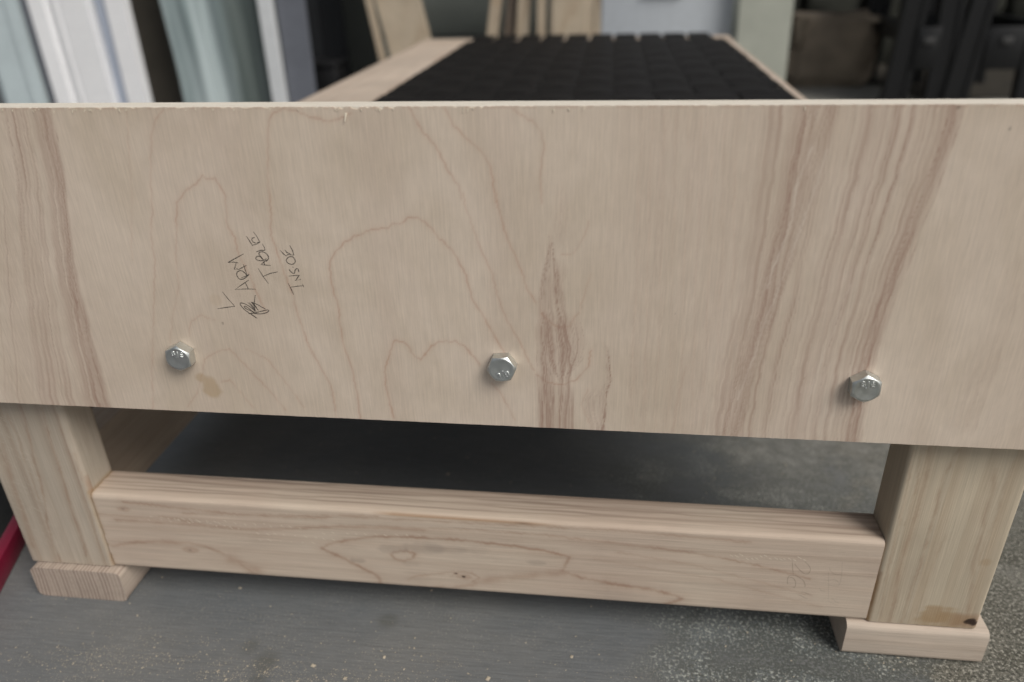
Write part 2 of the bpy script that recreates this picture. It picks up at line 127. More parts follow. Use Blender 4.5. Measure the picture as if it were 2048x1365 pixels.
def link(name, me, m, parent=None, smooth=None):
    o = bpy.data.objects.new(name, me); COL.objects.link(o)
    if m is not None:
        me.materials.clear(); me.materials.append(m)
    if parent is not None: o.parent = parent
    if smooth is not None:
        me.polygons.foreach_set('use_smooth', [True] * len(me.polygons)); me.set_sharp_from_angle(angle=R(smooth))
    return o
def empty(name, label, cat, group=None, loc=(0, 0, 0)):
    o = bpy.data.objects.new(name, None); COL.objects.link(o); o.empty_display_size = .05; o.location = loc
    return tag(o, label, cat, group)
def tag(o, label, cat, group=None):
    o['label'] = label; o['category'] = cat
    if group: o['group'] = group
    return o
def mesh_from(name, v, f):
    me = bpy.data.meshes.new(name); me.from_pydata([tuple(p) for p in v], [], f); me.update(); return me
def bm_mesh(name, bm):
    bmesh.ops.recalc_face_normals(bm, faces=bm.faces)
    me = bpy.data.meshes.new(name); bm.to_mesh(me); bm.free(); return me
def bm_box(bm, lo, hi, bevel=0.0, seg=2, mat=None):
    c = [(a + b) / 2 for a, b in zip(lo, hi)]; d = [b - a for a, b in zip(lo, hi)]
    r = bmesh.ops.create_cube(bm, size=1.0)
    for v in r['verts']:
        v.co = Vector((v.co.x * d[0] + c[0], v.co.y * d[1] + c[1], v.co.z * d[2] + c[2]))
    if bevel:
        es = list({e for v in r['verts'] for e in v.link_edges})
        bmesh.ops.bevel(bm, geom=es, offset=bevel, segments=seg, profile=.5, affect='EDGES')
def box(name, lo, hi, m, parent=None, bevel=.002, seg=2):
    bm = bmesh.new(); bm_box(bm, lo, hi, bevel, seg)
    return link(name, bm_mesh(name, bm), m, parent, 40)

def sweep(name, axis, lo, hi, r=.004, step=None, m=None, parent=None, lean=None):
    """a length of sawn timber: rounded-rectangle section run along one axis, its faces gridded at `step` when they carry figure"""
    lo, hi = np.array(lo, float), np.array(hi, float)
    ia = 'xyz'.index(axis); ib, ic = (ia + 1) % 3, (ia + 2) % 3
    b0, b1, c0, c1 = lo[ib], hi[ib], lo[ic], hi[ic]
    sec = []
    corners = ((b1 - r, c0 + r, -90), (b1 - r, c1 - r, 0), (b0 + r, c1 - r, 90), (b0 + r, c0 + r, 180))
    for k, (b, c, a0) in enumerate(corners):
        for q in range(6):
            a = R(a0 + 90 * q / 5); sec.append((b + r * math.cos(a), c + r * math.sin(a)))
        if step:
            nb = corners[(k + 1) % 4]; a = R(nb[2]); e = (nb[0] + r * math.cos(a), nb[1] + r * math.sin(a)); s = sec[-1]
            n = max(1, int(math.hypot(e[0] - s[0], e[1] - s[1]) / step))
            for q in range(1, n): sec.append((s[0] + (e[0] - s[0]) * q / n, s[1] + (e[1] - s[1]) * q / n))
    sec = np.array(sec); ns = len(sec)
    nl = max(1, int((hi[ia] - lo[ia]) / step)) if step else 1
    t = np.linspace(lo[ia], hi[ia], nl + 1)
    # ends very slightly eased
    V = np.zeros((nl + 1, ns, 3)); V[:, :, ia] = t[:, None]; V[:, :, ib] = sec[None, :, 0]; V[:, :, ic] = sec[None, :, 1]
    V = V.reshape(-1, 3)
    i, j = np.meshgrid(np.arange(nl), np.arange(ns), indexing='ij'); j2 = (j + 1) % ns
    F = np.stack([i * ns + j, i * ns + j2, (i + 1) * ns + j2, (i + 1) * ns + j], -1).reshape(-1, 4)
    me = bpy.data.meshes.new(name)
    nq = len(F); loops = np.concatenate([F.ravel(), np.arange(ns)[::-1], np.arange(ns) + nl * ns]).astype(np.int32)
    starts = np.concatenate([np.arange(nq) * 4, [nq * 4, nq * 4 + ns]]).astype(np.int32)
    me.vertices.add(len(V)); me.vertices.foreach_set('co', V.ravel().astype(np.float32))
    me.loops.add(len(loops)); me.loops.foreach_set('vertex_index', loops)
    me.polygons.add(len(starts)); me.polygons.foreach_set('loop_start', starts)
    me.update(calc_edges=True); me.validate()
    return link(name, me, m, parent, 50)

# --- wood figure: where the reddish growth lines, brown streaks and knots lie on a face (x, z in mm)
def wnoise(x, seed):
    """smooth 1-D value noise"""
    g = np.random.default_rng(seed).random(4096); i = np.floor(x).astype(int); f = x - i; f = f * f * (3 - 2 * f)
    return g[i % 4096] * (1 - f) + g[(i + 1) % 4096] * f
def stroke(X, Z, out, pts, w, strength, mode='line', seed=0):
    P = np.array(pts, float) / 10.0; TL = np.hypot(*np.diff(P, axis=0).T).sum(); pad = w * 3 + 2
    best = np.full(X.shape, 1e9); side = np.zeros(X.shape); along = np.zeros(X.shape); acc = 0.0
    lo = P.min(0) - pad; hi = P.max(0) + pad
    sel = np.nonzero((X > lo[0]) & (X < hi[0]) & (Z > lo[1]) & (Z < hi[1]))[0]
    if not len(sel): return
    xs, zs = X[sel], Z[sel]
    # the line wanders a little, with the small jags growth lines have
    jx = (wnoise(zs * .45 + 50, seed + 11) - .5) * (1.1 if mode == 'line' else 1.0) + (wnoise(zs * .05 + 90, seed + 12) - .5) * 2.0
    jz = (wnoise(xs * .55 + 70, seed + 13) - .5) * (1.4 if mode == 'line' else 0.6)
    xs = xs + jx; zs = zs + jz
    bd = np.full(xs.shape, 1e9); bs = np.zeros(xs.shape); bl = np.zeros(xs.shape)
    for a, b in zip(P[:-1], P[1:]):
        d = b - a; L = max(np.hypot(*d), 1e-6); d = d / L
        u = np.clip((xs - a[0]) * d[0] + (zs - a[1]) * d[1], 0, L)
        px, pz = xs - a[0] - u * d[0], zs - a[1] - u * d[1]
        dd = np.hypot(px, pz); m = dd < bd
        bd = np.where(m, dd, bd); bs = np.where(m, px * d[1] - pz * d[0], bs); bl = np.where(m, acc + u, bl); acc += L
    if mode == 'line':
        k = .85 * np.exp(-(bd / (w * .5)) ** 2) + .22 * np.exp(-(bd / (w * 2.2)) ** 2)
        k *= .55 + .75 * wnoise(bl * .12 + 30, seed + 3)
    else:
        sh = .75 + .5 * wnoise(bl * .02 + 4, seed + 8); tp = np.clip(np.minimum(bl, TL - bl) / (.30 * TL) + .12, 0, 1); tp = np.where((Z[sel] < 236) | (Z[sel] > 462), 1, tp); w = w * (.25 + .75 * tp); prof = np.clip((1.12 * sh - bd / (w * 1.25)) / np.where(bs > 0, .22, .75), 0, 1); prof = prof * prof * (3 - 2 * prof)
        k = prof * tp * (.42 + .58 * wnoise(bs * .9 + 500, seed + 5)) * (.65 + .45 * wnoise(bs * .3 + 300, seed + 6)) * (.6 + .6 * wnoise(bl * .025 + 9, seed + 7)) * 1.05
    out[sel] = np.maximum(out[sel], strength * k) if mode == 'line' else out[sel] + strength * k * (1 - np.clip(out[sel], 0, 1) * .6)
def blob(X, Z, out, x, z, r, s, rz=None, seed=1):
    rz = rz or r; q = np.hypot((X - x) / r, (Z - z) / rz) + (wnoise(X * .23 + 40, seed) + wnoise(Z * .27 + 80, seed + 1) - 1) * .4
    k = np.clip(1.15 - q, 0, .45) / .45; out += s * k * (1 - out)
def paint(o, R_, G_, B_, A_):
    me = o.data; n = len(me.vertices)
    a = me.color_attributes.new('figure', 'FLOAT_COLOR', 'POINT')
    buf = np.stack([np.clip(c, 0, 1) for c in (R_, G_, B_, A_)], 1).astype(np.float32)
    a.data.foreach_set('color', buf.ravel())
def coords(o):
    n = len(o.data.vertices); c = np.zeros(n * 3, np.float32); o.data.vertices.foreach_get('co', c); c = c.reshape(-1, 3) * 1000
    return c[:, 0].astype(float), c[:, 1].astype(float), c[:, 2].astype(float)

# ------------------------------------------------------------------ materials
def mat_veneer():
    s = NT('birch_veneer'); f = s.attr('figure'); c = s.sep(f.outputs['Vector'])
    warp = s.noise(s.map((3, 3, 5)), 1, 2)
    fib = s.noise(s.map((760, 1, 38)), 1, 3, .65)
    fib2 = s.noise(s.map((420, 1, 16)), 1, 3, .6)
    pore = s.ramp(s.noise(s.map((1700, 1, 110)), 1, 2, .5), .62, .80)
    mott = s.noise(s.map((13, 1, 7)), 1, 5, .6, .8)
    broad = s.noise(s.map((22, 1, 2.6)), 1, 4, .6, .6)
    col = s.mix(s.ramp(mott, .3, .7), (.590, .494, .393), (.682, .580, .480))
    col = s.mix(s.ramp(broad, .38, .72, 0, .40), col, (.598, .490, .405))
    ripple = s.noise(s.map((60, 1, 60), (4, 0, 2)), 1, 4, .6)
    rv = s.ramp(ripple, .25, .75, .965, 1.035, False); col = s.mix(1.0, col, s.comb(rv, rv, rv), 'MULTIPLY')
    v = s.math('ADD', s.ramp(fib, .25, .75, -.09, .09, False), s.ramp(fib2, .25, .75, -.03, .03, False))
    v = s.math('ADD', v, 1.0)
    col = s.mix(1.0, col, s.comb(v, v, v), 'MULTIPLY')
    col = s.mix(s.math('MULTIPLY', pore, .16), col, (.36, .24, .17))
    ln = s.math('MULTIPLY', c[0], s.ramp(fib, .2, .8, .38, .62, False), clamp=True)
    col = s.mix(ln, col, (.44, .235, .155))
    st = s.math('MULTIPLY', c[1], s.math('ADD', s.ramp(fib2, .25, .75, .62, .95, False), s.math('MULTIPLY', pore, .25)), clamp=True)
    col = s.mix(st, col, (.345, .222, .172))
    col = s.mix(s.math('MULTIPLY', c[2], s.ramp(fib, .2, .8, .35, .5, False)), col, (.40, .26, .11))
    al = f.outputs['Alpha']
    col = s.mix(s.ramp(al, .5, 1, 0, .8, False), col, (.10, .075, .06))      # specks
    col = s.mix(s.ramp(al, .5, 0, 0, .55, False), col, (.72, .64, .55))       # pale splits
    s.bump(s.math('ADD', fib, s.math('MULTIPLY', fib2, .6)), .10, .0006)
    return s.set(Base_Color=col, Roughness=.62, Specular_IOR_Level=.25)
def mat_ply_edge():
    s = NT('plywood_edge'); p = s.sep(s.tc.outputs['Object'])
    w = s.noise(s.map((6, 0, 3)), 1, 2)
    yy = s.math('ADD', p[1], s.math('MULTIPLY', s.math('SUBTRACT', w, .5), .0012))
    q = s.math('FRACT', s.math('MULTIPLY', yy, 1 / .0062))
    line = s.ramp(s.math('ABSOLUTE', s.math('SUBTRACT', q, .5)), .36, .47)
    fi = s.noise(s.map((60, 900, 60)), 1, 3)
    chop = s.noise(s.map((420, 90, 420)), 1, 2)
    col = s.mix(s.ramp(fi, .3, .7), (.74, .675, .57), (.85, .795, .70))
    col = s.mix(s.math('MULTIPLY', line, .45), col, (.52, .42, .32))
    col = s.mix(s.ramp(chop, .66, .8, 0, .35), col, (.45, .36, .27))
    s.bump(fi, .3, .0006)
    return s.set(Base_Color=col, Roughness=.7, Specular_IOR_Level=.2)
def mat_timber(name, axis, pith, spacing, light, dark, contrast=.5, seed=0, mark=(.30, .185, .12), fig=True, wob=1.0, tone2=None):
    """sawn softwood: growth rings about a pith line running with the length, so faces and end grain agree"""
    s = NT(name); ia = 'xyz'.index(axis); p = s.sep(s.tc.outputs['Object'])
    tr = [k for k in (0, 1, 2) if k != ia]
    sc = [14.0] * 3; sc[ia] = 2.2
    n1 = s.noise(s.map(sc, (seed * 1.7, seed * .9, seed * 2.3)), 1, 2, .5)
    sc2 = [45.0] * 3; sc2[ia] = 7
    n2 = s.noise(s.map(sc2, (seed, seed * 2, seed)), 1, 2)
    da = s.math('SUBTRACT', p[tr[0]], pith[0]); db = s.math('SUBTRACT', p[tr[1]], pith[1])
    rad = s.math('SQRT', s.math('ADD', s.math('MULTIPLY', da, da), s.math('MULTIPLY', db, db)))
    rad = s.math('ADD', rad, s.math('MULTIPLY', s.math('SUBTRACT', n1, .5), .020 * wob))
    rad = s.math('ADD', rad, s.math('MULTIPLY', s.math('SUBTRACT', n2, .5), .0022 * wob))
    q = s.math('FRACT', s.math('MULTIPLY', rad, 1 / spacing))
    late = s.math('SUBTRACT', s.ramp(q, .35, .86), s.ramp(q, .88, 1.0))
    ringid = s.noise(s.comb(s.math('MULTIPLY', s.math('FLOOR', s.math('MULTIPLY', rad, 1 / spacing)), 3.7), 0.5, 0), 1, 0)
    late = s.math('MULTIPLY', late, s.ramp(ringid, .3, .7, .35, 1.0))
    f1 = [700.0] * 3; f1[ia] = 14
    fib = s.noise(s.map(f1), 1, 3, .6)
    f2 = [160.0] * 3; f2[ia] = 5
    fib2 = s.noise(s.map(f2, (seed, 0, 0)), 1, 3, .6)
    big = s.noise(s.map((7, 7, 7), (seed, seed, 0)), 1, 3)
    base = s.mix(s.ramp(big, .32, .68), light, tone2 or tuple(c * .84 for c in light))
    sm = [26.0] * 3; sm[ia] = 9; patch = s.noise(s.map(sm, (seed, 3, seed)), 1, 5, .65)
    base = s.mix(s.ramp(patch, .5, .72, 0, .35), base, tuple(c * k for c, k in zip(light, (.72, .68, .68))))
    col = s.mix(s.math('MULTIPLY', late, contrast, clamp=True), base, dark)
    v = s.math('ADD', 1.0, s.math('ADD', s.ramp(fib, .25, .75, -.10, .10, False), s.ramp(fib2, .25, .75, -.08, .08, False)))
    col = s.mix(1.0, col, s.comb(v, v, v), 'MULTIPLY')
    pr = [1150.0] * 3; pr[ia] = 36
    pore = s.ramp(s.noise(s.map(pr, (seed, seed, 1)), 1, 3, .6), .60, .78)
    col = s.mix(s.math('MULTIPLY', pore, .26), col, tuple(k * .55 for k in dark))
    if fig:
        f = s.attr('figure'); c = s.sep(f.outputs['Vector'])
        col = s.mix(s.math('MULTIPLY', c[0], .74), col, mark)
        col = s.mix(s.math('MULTIPLY', c[1], s.ramp(fib2, .3, .7, .3, .75, False)), col, (.20, .17, .15))
        col = s.mix(s.math('MULTIPLY', c[2], .70), col, (.33, .20, .085))
        col = s.mix(s.ramp(f.outputs['Alpha'], 0, 1, 0, .96), col, (.035, .022, .018))
    s.bump(s.math('ADD', s.math('ADD', fib, fib2), s.math('MULTIPLY', late, .25)), .28, .0010)
    return s.set(Base_Color=col, Roughness=.66, Specular_IOR_Level=.22)
def mat_plain(name, col, rough=.5, var=.12, scale=8.0, metal=0.0, spec=.4, stretch=(1, 1, 1), bump=.05):
    s = NT(name)
    n = s.noise(s.map(tuple(scale * k for k in stretch)), 1, 4, .6)
    n2 = s.noise(s.map((scale * 14,) * 3), 1, 3, .6)
    v = s.math('ADD', s.ramp(n, .25, .75, 1 - var, 1 + var, False), s.ramp(n2, .3, .7, -.04, .04, False))
    c = s.mix(1.0, col, s.comb(v, v, v), 'MULTIPLY')
    if bump: s.bump(n2, bump, .001)
    return s.set(Base_Color=c, Roughness=rough, Metallic=metal, Specular_IOR_Level=spec)
def mat_graphite(name, fade):
    s = NT(name)
    tex = s.noise(s.tc.outputs['Object'], 2600, 2, .6)
    t = s.t.nodes.new('ShaderNodeBsdfTransparent'); mx = s.t.nodes.new('ShaderNodeMixShader')
    s.put(mx.inputs[0], s.ramp(tex, .25, .62, fade * .45, fade)); s.t.links.new(t.outputs[0], mx.inputs[1]); s.t.links.new(s.b.outputs[0], mx.inputs[2])
    s.t.links.new(mx.outputs[0], s.out.inputs['Surface'])
    return s.set(Base_Color=(.045, .043, .043, 1), Roughness=.45, Specular_IOR_Level=.4)
def mat_zinc():
    s = NT('zinc_plated_steel')
    n = s.noise(s.map((300, 300, 300)), 1, 4, .65); n2 = s.noise(s.map((60, 60, 60)), 1, 3)
    c = s.mix(s.ramp(n2, .3, .7), (.62, .65, .635), (.74, .765, .75))
    s.bump(n2, .04, .0003)
    return s.set(Base_Color=c, Metallic=1.0, Roughness=s.ramp(n, .3, .7, .38, .50))
def mat_webbing():
    s = NT('black_webbing')
    uv = s.tc.outputs['UV']
    p = s.sep(uv)
    rib = s.math('SINE', s.math('MULTIPLY', p[1], 2 * math.pi * 640)); wale = s.math('SINE', s.math('MULTIPLY', p[0], 2 * math.pi * 420))
    n = s.noise(s.map((500, 500, 500)), 1, 3)
    h = s.math('ADD', s.math('ADD', rib, wale), n)
    s.bump(h, .35, .0006)
    c = s.mix(s.ramp(n, .3, .7), (.0040, .0034, .0034), (.0085, .0072, .0070))
    return s.set(Base_Color=c, Roughness=.65, Specular_IOR_Level=.22)
def mat_concrete():
    s = NT('worn_painted_concrete'); P = s.tc.outputs['Object']; p = s.sep(P)
    rot = (0, 0, R(-6))
    grain = s.noise(s.map((24, 420, 1), rot=rot), 1, 4, .65)          # broomed finish
    grain2 = s.noise(s.map((90, 1100, 1), rot=rot), 1, 2, .6)
    blot = s.noise(s.map((5, 6, 1)), 1, 5, .6, .4)
    blot2 = s.noise(s.map((17, 22, 1), (3, 1, 0)), 1, 4, .6, .5)
    fine = s.noise(s.map((330, 330, 1)), 1, 3, .7)
    grit = s.noise(s.map((340, 340, 1)), 1, 3, .8)
    cell = s.voro(s.map((210, 210, 1)), 1.0)
    # painted skin
    v = s.math('ADD', s.ramp(grain, .25, .75, .80, 1.18, False), s.ramp(grain2, .3, .7, -.09, .09, False))
    paintc = s.mix(s.ramp(blot, .3, .7), (.138, .148, .155), (.172, .176, .174))
    paintc = s.mix(1.0, paintc, s.comb(v, v, v), 'MULTIPLY')
    # bare, dirty slab
    bare = s.mix(s.ramp(blot2, .3, .72), (.105, .100, .078), (.205, .195, .165))
    bare = s.mix(s.ramp(fine, .42, .56, .8, 0), bare, (.045, .046, .036))
    bare = s.mix(s.ramp(grit, .55, .60, 0, .85), bare, (.46, .44, .38))
    bare = s.mix(s.ramp(grit, .40, .33, 0, .6), bare, (.04, .04, .033))
    # blue-grey paint left in scabs on the part next to it, and pale flakes
    scab = s.ramp(s.math('ADD', s.math('MULTIPLY', fine, .55), s.math('MULTIPLY', blot2, .6)), .55, .66)
    wornc = s.mix(scab, (.070, .076, .068), (.135, .148, .148))
    wornc = s.mix(s.math('MULTIPLY', s.ramp(grit, .55, .60), s.ramp(blot2, .40, .60, .25, 1.0)), wornc, (.46, .48, .44))
    edge = s.math('ADD', p[0], s.math('ADD', s.math('MULTIPLY', s.math('SUBTRACT', blot, .5), .42), s.math('MULTIPLY', s.math('SUBTRACT', blot2, .5), .22)))
    m1 = s.math('MULTIPLY', s.ramp(edge, .44, .64), s.ramp(s.math('ADD', s.math('MULTIPLY', blot2, .5), s.math('MULTIPLY', fine, .5)), .36, .52))
    col = s.mix(m1, paintc, wornc)
    col = s.mix(s.ramp(edge, .735, .80), col, bare)
    mott = s.mix(s.ramp(s.noise(s.map((75, 75, 1)), 1, 6, .7), .35, .65), (.155, .152, .135), (.25, .245, .225))
    col = s.mix(s.math('MULTIPLY', s.ramp(s.math('ADD', p[1], s.math('MULTIPLY', s.math('SUBTRACT', blot2, .5), .35)), .06, .45), s.ramp(edge, .5, .66)), col, mott)
    # dirt scuffs
    dirt = None
    for (x, y, rx, ry) in DIRT:
        d = s.math('SQRT', s.math('ADD', s.math('POWER', s.math('DIVIDE', s.math('SUBTRACT', p[0], x), rx), 2.0), s.math('POWER', s.math('DIVIDE', s.math('SUBTRACT', p[1], y), ry), 2.0)))
        d = s.math('ADD', d, s.math('MULTIPLY', s.math('SUBTRACT', blot2, .5), 1.2))
        k = s.ramp(d, 1.15, .25); dirt = k if dirt is None else s.math('MAXIMUM', dirt, k)
    col = s.mix(s.math('MULTIPLY', dirt, s.ramp(grain, .3, .7, .15, .65)), col, (.080, .078, .060))
    col = s.mix(s.math('MULTIPLY', s.ramp(grit, .60, .68), s.ramp(blot2, .5, .75, 0, .5)), col, (.30, .25, .16))
    dust = s.noise(s.map((430, 430, 1), (7, 3, 0)), 1, 3, .85)
    col = s.mix(s.math('MULTIPLY', s.ramp(dust, .57, .66), s.ramp(s.noise(s.map((14, 26, 1), (1, 5, 0)), 1, 4, .6), .38, .66, .15, .9)), col, (.36, .345, .30))
    scr = s.noise(s.map((9, 700, 1), (2, 0, 0), (0, 0, R(-9))), 1, 2, .6)
    col = s.mix(s.ramp(scr, .64, .72, 0, .28), col, (.26, .265, .26))   # trodden-in dust
    h = s.math('ADD', s.math('MULTIPLY', grain, .5), s.math('MULTIPLY', s.math('ADD', fine, grit), s.ramp(edge, .5, .75, .15, .9)))
    s.bump(h, .45, .0022)
    return s.set(Base_Color=col, Roughness=s.ramp(edge, .5, .75, .50, .85), Specular_IOR_Level=.35)

DIRT = [(.150, -.046, .012, .013), (.171, -.064, .014, .020), (.172, -.083, .011, .016), (.266, -.006, .012, .010)]

# ------------------------------------------------------------------ ground
ground = link('ground', mesh_from('ground', [(-14, -14, 0), (14, -14, 0), (14, 14, 0), (-14, 14, 0)], [(0, 1, 2, 3)]), mat_concrete())
ground['kind'] = 'structure'

# ------------------------------------------------------------------ the lounge frame
frame = empty('lounge_frame', 'unfinished timber lounge frame with black woven webbing seat and plywood panel bolted across its front', 'furniture frame')
HF = .038
W_RAIL = mat_timber('rail_timber', 'x', (.16, -.10), .0125, (.59, .495, .40), (.42, .31, .235), .26, 3, mark=(.33, .20, .135), tone2=(.55, .445, .36))
W_LEGL = mat_timber('left_leg_timber', 'z', (-.30, .10),   .0155, (.50, .435, .355), (.33, .245, .18), .40, 5)
W_LEGR = mat_timber('right_leg_timber', 'z', (1.02, .02), .0215, (.565, .485, .37), (.37, .25, .155), .44, 8)
W_FOOTL = mat_timber('end_grain_timber', 'y', (-.26, .03), .0037, (.50, .415, .345), (.22, .16, .135), .85, 2, fig=False, wob=.3)
W_FOOTR = mat_timber('foot_timber', 'x', (.25, .20), .013, (.62, .525, .435), (.50, .385, .30), .30, 4, fig=False)
W_SIDE = mat_timber('side_timber', 'y', (-.2, .10), .012, (.50, .40, .31), (.33, .23, .16), .45, 6, fig=False)
W_SEAT = mat_timber('seat_rail_timber', 'y', (.10, .10), .014, (.60, .50, .41), (.47, .34, .25), .40, 9, fig=False)
W_CROSS = mat_timber('cross_rail_timber', 'x', (.2, .10), .012, (.56, .46, .37), (.40, .29, .2), .4, 10, fig=False)

def figured(o, lines, knots=(), smudges=(), spots=(), scale_w=1.0, yface=0.0):
    X, Y, Z = coords(o); front = Y < yface + 5.2
    X0 = np.where(front, X, 1e6)
    r = np.zeros(len(X)); g = np.zeros(len(X)); b = np.zeros(len(X)); a = np.zeros(len(X))
    for k, (w, st, pts) in enumerate(lines): stroke(X0, Z, r, pts, w * scale_w, st, 'line', 100 + k * 7)
    for x, z, rr, s_ in smudges: blob(X0, Z, g, x, z, rr, s_, rr * .32, 5)
    for x, z, rr, s_ in spots: blob(X0, Z, b, x, z, rr, s_, rr * .8, 6)
    for x, z, rr in knots:
        blob(X0, Z, a, x, z, rr * .9, .9 if rr != 2.2 and rr != 2.6 else .35, rr * .55, 7); blob(X0, Z, r, x, z, rr * 3.2, .5, rr * 1.5, 8)
    return X, Y, Z, r, g, b, a

# lower rail between the front legs
rail = sweep('stretcher', 'x', (0.0005, 0, HF), (.6887, .038, HF + .0874), .0045, .0013, W_RAIL, frame)
X, Y, Z, r, g, b, a = figured(rail, RAIL_LINES, RAIL_KNOTS, RAIL_SMUDGES, scale_w=1.35)
topf = Z > HF * 1000 + 84.5
T = np.where(topf, Y, 1e6)
for k, (y0, w, st) in enumerate(((9, 1.0, .55), (14, 1.2, .65), (19, 1.0, .5), (24, 1.5, .7), (29, 1.0, .55), (33.5, 1.6, .75))):
    yy = y0 + 4.5 * (wnoise(X * .006 + k, 50) - .5) + 1.2 * (wnoise(X * .05 + k * 9, 60 + k) - .5)
    q = np.exp(-((T - yy) / w) ** 2) * st * (.3 + .9 * wnoise(X * .012 + k * 5, 70 + k)) ; r = np.maximum(r, q * 1.0); g = np.maximum(g, q * 1.3)
# resin streak and split along the eased edge
xe = (X - 262) / 170
crack = np.where((xe > 0) & (xe < 1) & (Z > 117) & (Y < 6), np.exp(-((Z - (123.0 - 1.5 * xe)) / (1.3)) ** 2) * np.clip(xe * 8, 0, 1) * np.clip((1 - xe) * 6, 0, 1), 0)
b = np.maximum(b, crack * .55); r = np.maximum(r, crack * .9)
a = np.maximum(a, .45 * crack * np.exp(-((X - 396) / 9) ** 2))
# glue squeezed out along both joints
jl = np.exp(-((X - 0) / 1.6) ** 2) * .9 * (wnoise(Z * .12 + Y * .1, 81) > .25)
b = np.maximum(b, jl)
paint(rail, r, g, b, a)
# front legs
leg_l = sweep('leg', 'z', (-.089, 0, HF), (0, .038, .240), .0050, .0013, W_LEGL, frame)
X, Y, Z, r, g, b, a = figured(leg_l, LEFT_LEG_LINES, ())
glue = np.exp(-((X + .5) / 2.6) ** 2) * np.clip((128 - Z) / 4, 0, 1) * (.35 + .6 * wnoise(Z * .15 + 5, 82)) * (Y < 42)
glue = np.maximum(glue, np.where((X > -2.5), np.exp(-((Z - 126) / 2.0) ** 2) * .8, 0))
paint(leg_l, r, g, np.maximum(b, glue * .9), a)
leg_l['label'] = 'grey-toned front leg with curved grain and saw marks'
leg_r = sweep('leg', 'z', (.6892, 0, HF), (.7782, .038, .240), .0035, .0013, W_LEGR, frame)
X, Y, Z, r, g, b, a = figured(leg_r, RIGHT_LEG_LINES, LEG_KNOTS, (), LEG_SPOTS)
glue = np.exp(-((X - 690) / 1.8) ** 2) * np.clip((92 - Z) / 10, 0, 1) * (.4 + .6 * wnoise(Z * .15, 83)) * (Y < 6)
paint(leg_r, r, g, np.maximum(b, glue), a)
leg_r['label'] = 'yellowish front leg with a dark knot at its lower corner'
# foot blocks
fl = sweep('foot_block', 'y', (-.0855, -.0075, 0.0003), (.0080, .125, HF - .0014), .0062, None, W_FOOTL, frame); fl['label'] = 'foot block showing striped end grain'
fr = sweep('foot_block', 'x', (.6736, -.0039, 0.0003), (.7882, .085, HF - .0014), .0062, None, W_FOOTR, frame); fr['label'] = 'pale foot block with smooth side grain'
for x0, x1 in ((-.0855, .004), (.6836, .7732)):
    sweep('foot_block', 'y', (x0, 1.72, 0.0003), (x1, 1.83, HF - .0014), .006, None, W_FOOTL, frame)
for x0 in (-.089, .6892):
    sweep('leg', 'z', (x0, 1.7862, HF), (x0 + .089, 1.8242, .2898), .004, None, W_SIDE, frame)
sweep('side_rail', 'y', (-.089, .0385, HF), (-.051, 1.7857, HF + .089), .004, None, W_SIDE, frame)
sweep('stretcher', 'x', (.0005, 1.7862, HF), (.6887, 1.8242, HF + .089), .004, None, W_CROSS, frame)
# seat frame on top
sweep('front_rail', 'x', (-.089, 0, .2404), (.7782, .038, .328), .004, None, W_CROSS, frame)
sweep('seat_rail', 'y', (-.089, .0385, .2904), (.096, 1.7000, .3285), .006, None, W_SEAT, frame)
sweep('seat_rail', 'y', (.692, .0385, .2904), (.7782, 1.7000, .3285), .006, None, W_SEAT, frame)
sweep('far_rail', 'x', (-.089, 1.7005, .2904), (.7782, 1.8622, .3285), .006, None, W_CROSS, frame)

# woven webbing: each strap a ribbon that passes over and under its neighbours
WEB = mat_webbing()
def strap_mesh(name, along, length, pitch, phase, width=.055, th=.0026, amp=.0034):
    n = int(length / .008); S = np.linspace(0, length, n + 1)
    rows = []
    for s_ in S:
        e = min(s_, length - s_)
        z = amp * math.cos(math.pi * (s_ - phase) / pitch) * min(1.0, .25 + e / .05)
        z += .0032 * math.exp(-(e / .014) ** 2)                      # folded, stapled end stands a little proud
        rows.append((s_, z + (0 if e > .004 else -.006 * (1 - e / .004))))
    V, F = [], []
    prof = [(-.5, -.2), (-.485, .4), (-.44, .65), (-.2, .75), (0, .78), (.2, .75), (.44, .65), (.485, .4), (.5, -.2), (.4, -.3), (0, -.1), (-.4, -.3)]
    npf = len(prof); uvs = []
    for s_, z in rows:
        e = min(s_, length - s_); tap = 1 - .05 * math.exp(-(e / .007) ** 2)
        for a, b in prof:
            c = a * width * tap
            V.append((c, s_, z + b * th) if along == 'y' else (s_, c, z + b * th)); uvs.append((a * width, s_))
    for k in range(n):
        for j in range(npf): F.append((k * npf + j, k * npf + (j + 1) % npf, (k + 1) * npf + (j + 1) % npf, (k + 1) * npf + j))
    F.append(tuple(range(npf))[::-1]); F.append(tuple(n * npf + j for j in range(npf)))
    me = mesh_from(name, V, F)
    bm = bmesh.new(); bm.from_mesh(me); bmesh.ops.recalc_face_normals(bm, faces=bm.faces); bm.to_mesh(me); bm.free()
    ul = me.uv_layers.new(name='uv'); vi = np.zeros(len(me.loops), np.int32); me.loops.foreach_get('vertex_index', vi)
    ul.data.foreach_set('uv', np.array(uvs, np.float32)[vi].ravel())
    me.polygons.foreach_set('use_smooth', [True] * len(me.polygons)); me.set_sharp_from_angle(angle=R(60))
    me.materials.append(WEB); return me
PITCH_W = .067
y0s = .0935; y_first = .075
long_m = [strap_mesh('webbing_long', 'y', 1.858 - .042, PITCH_W, .033 + PITCH_W * k, .0585) for k in (0, 1)]
cross_m = [strap_mesh('webbing_cross', 'x', .7565 - .058, PITCH_W, .0355 + PITCH_W * (k + 1), .0658) for k in (0, 1)]
ZW = .3285 + .0044
for k in range(10):
    o = link('webbing_strap', long_m[k % 2], None, frame); o.location = (.0935 + PITCH_W * k + random.uniform(-.001, .001), .042, ZW)
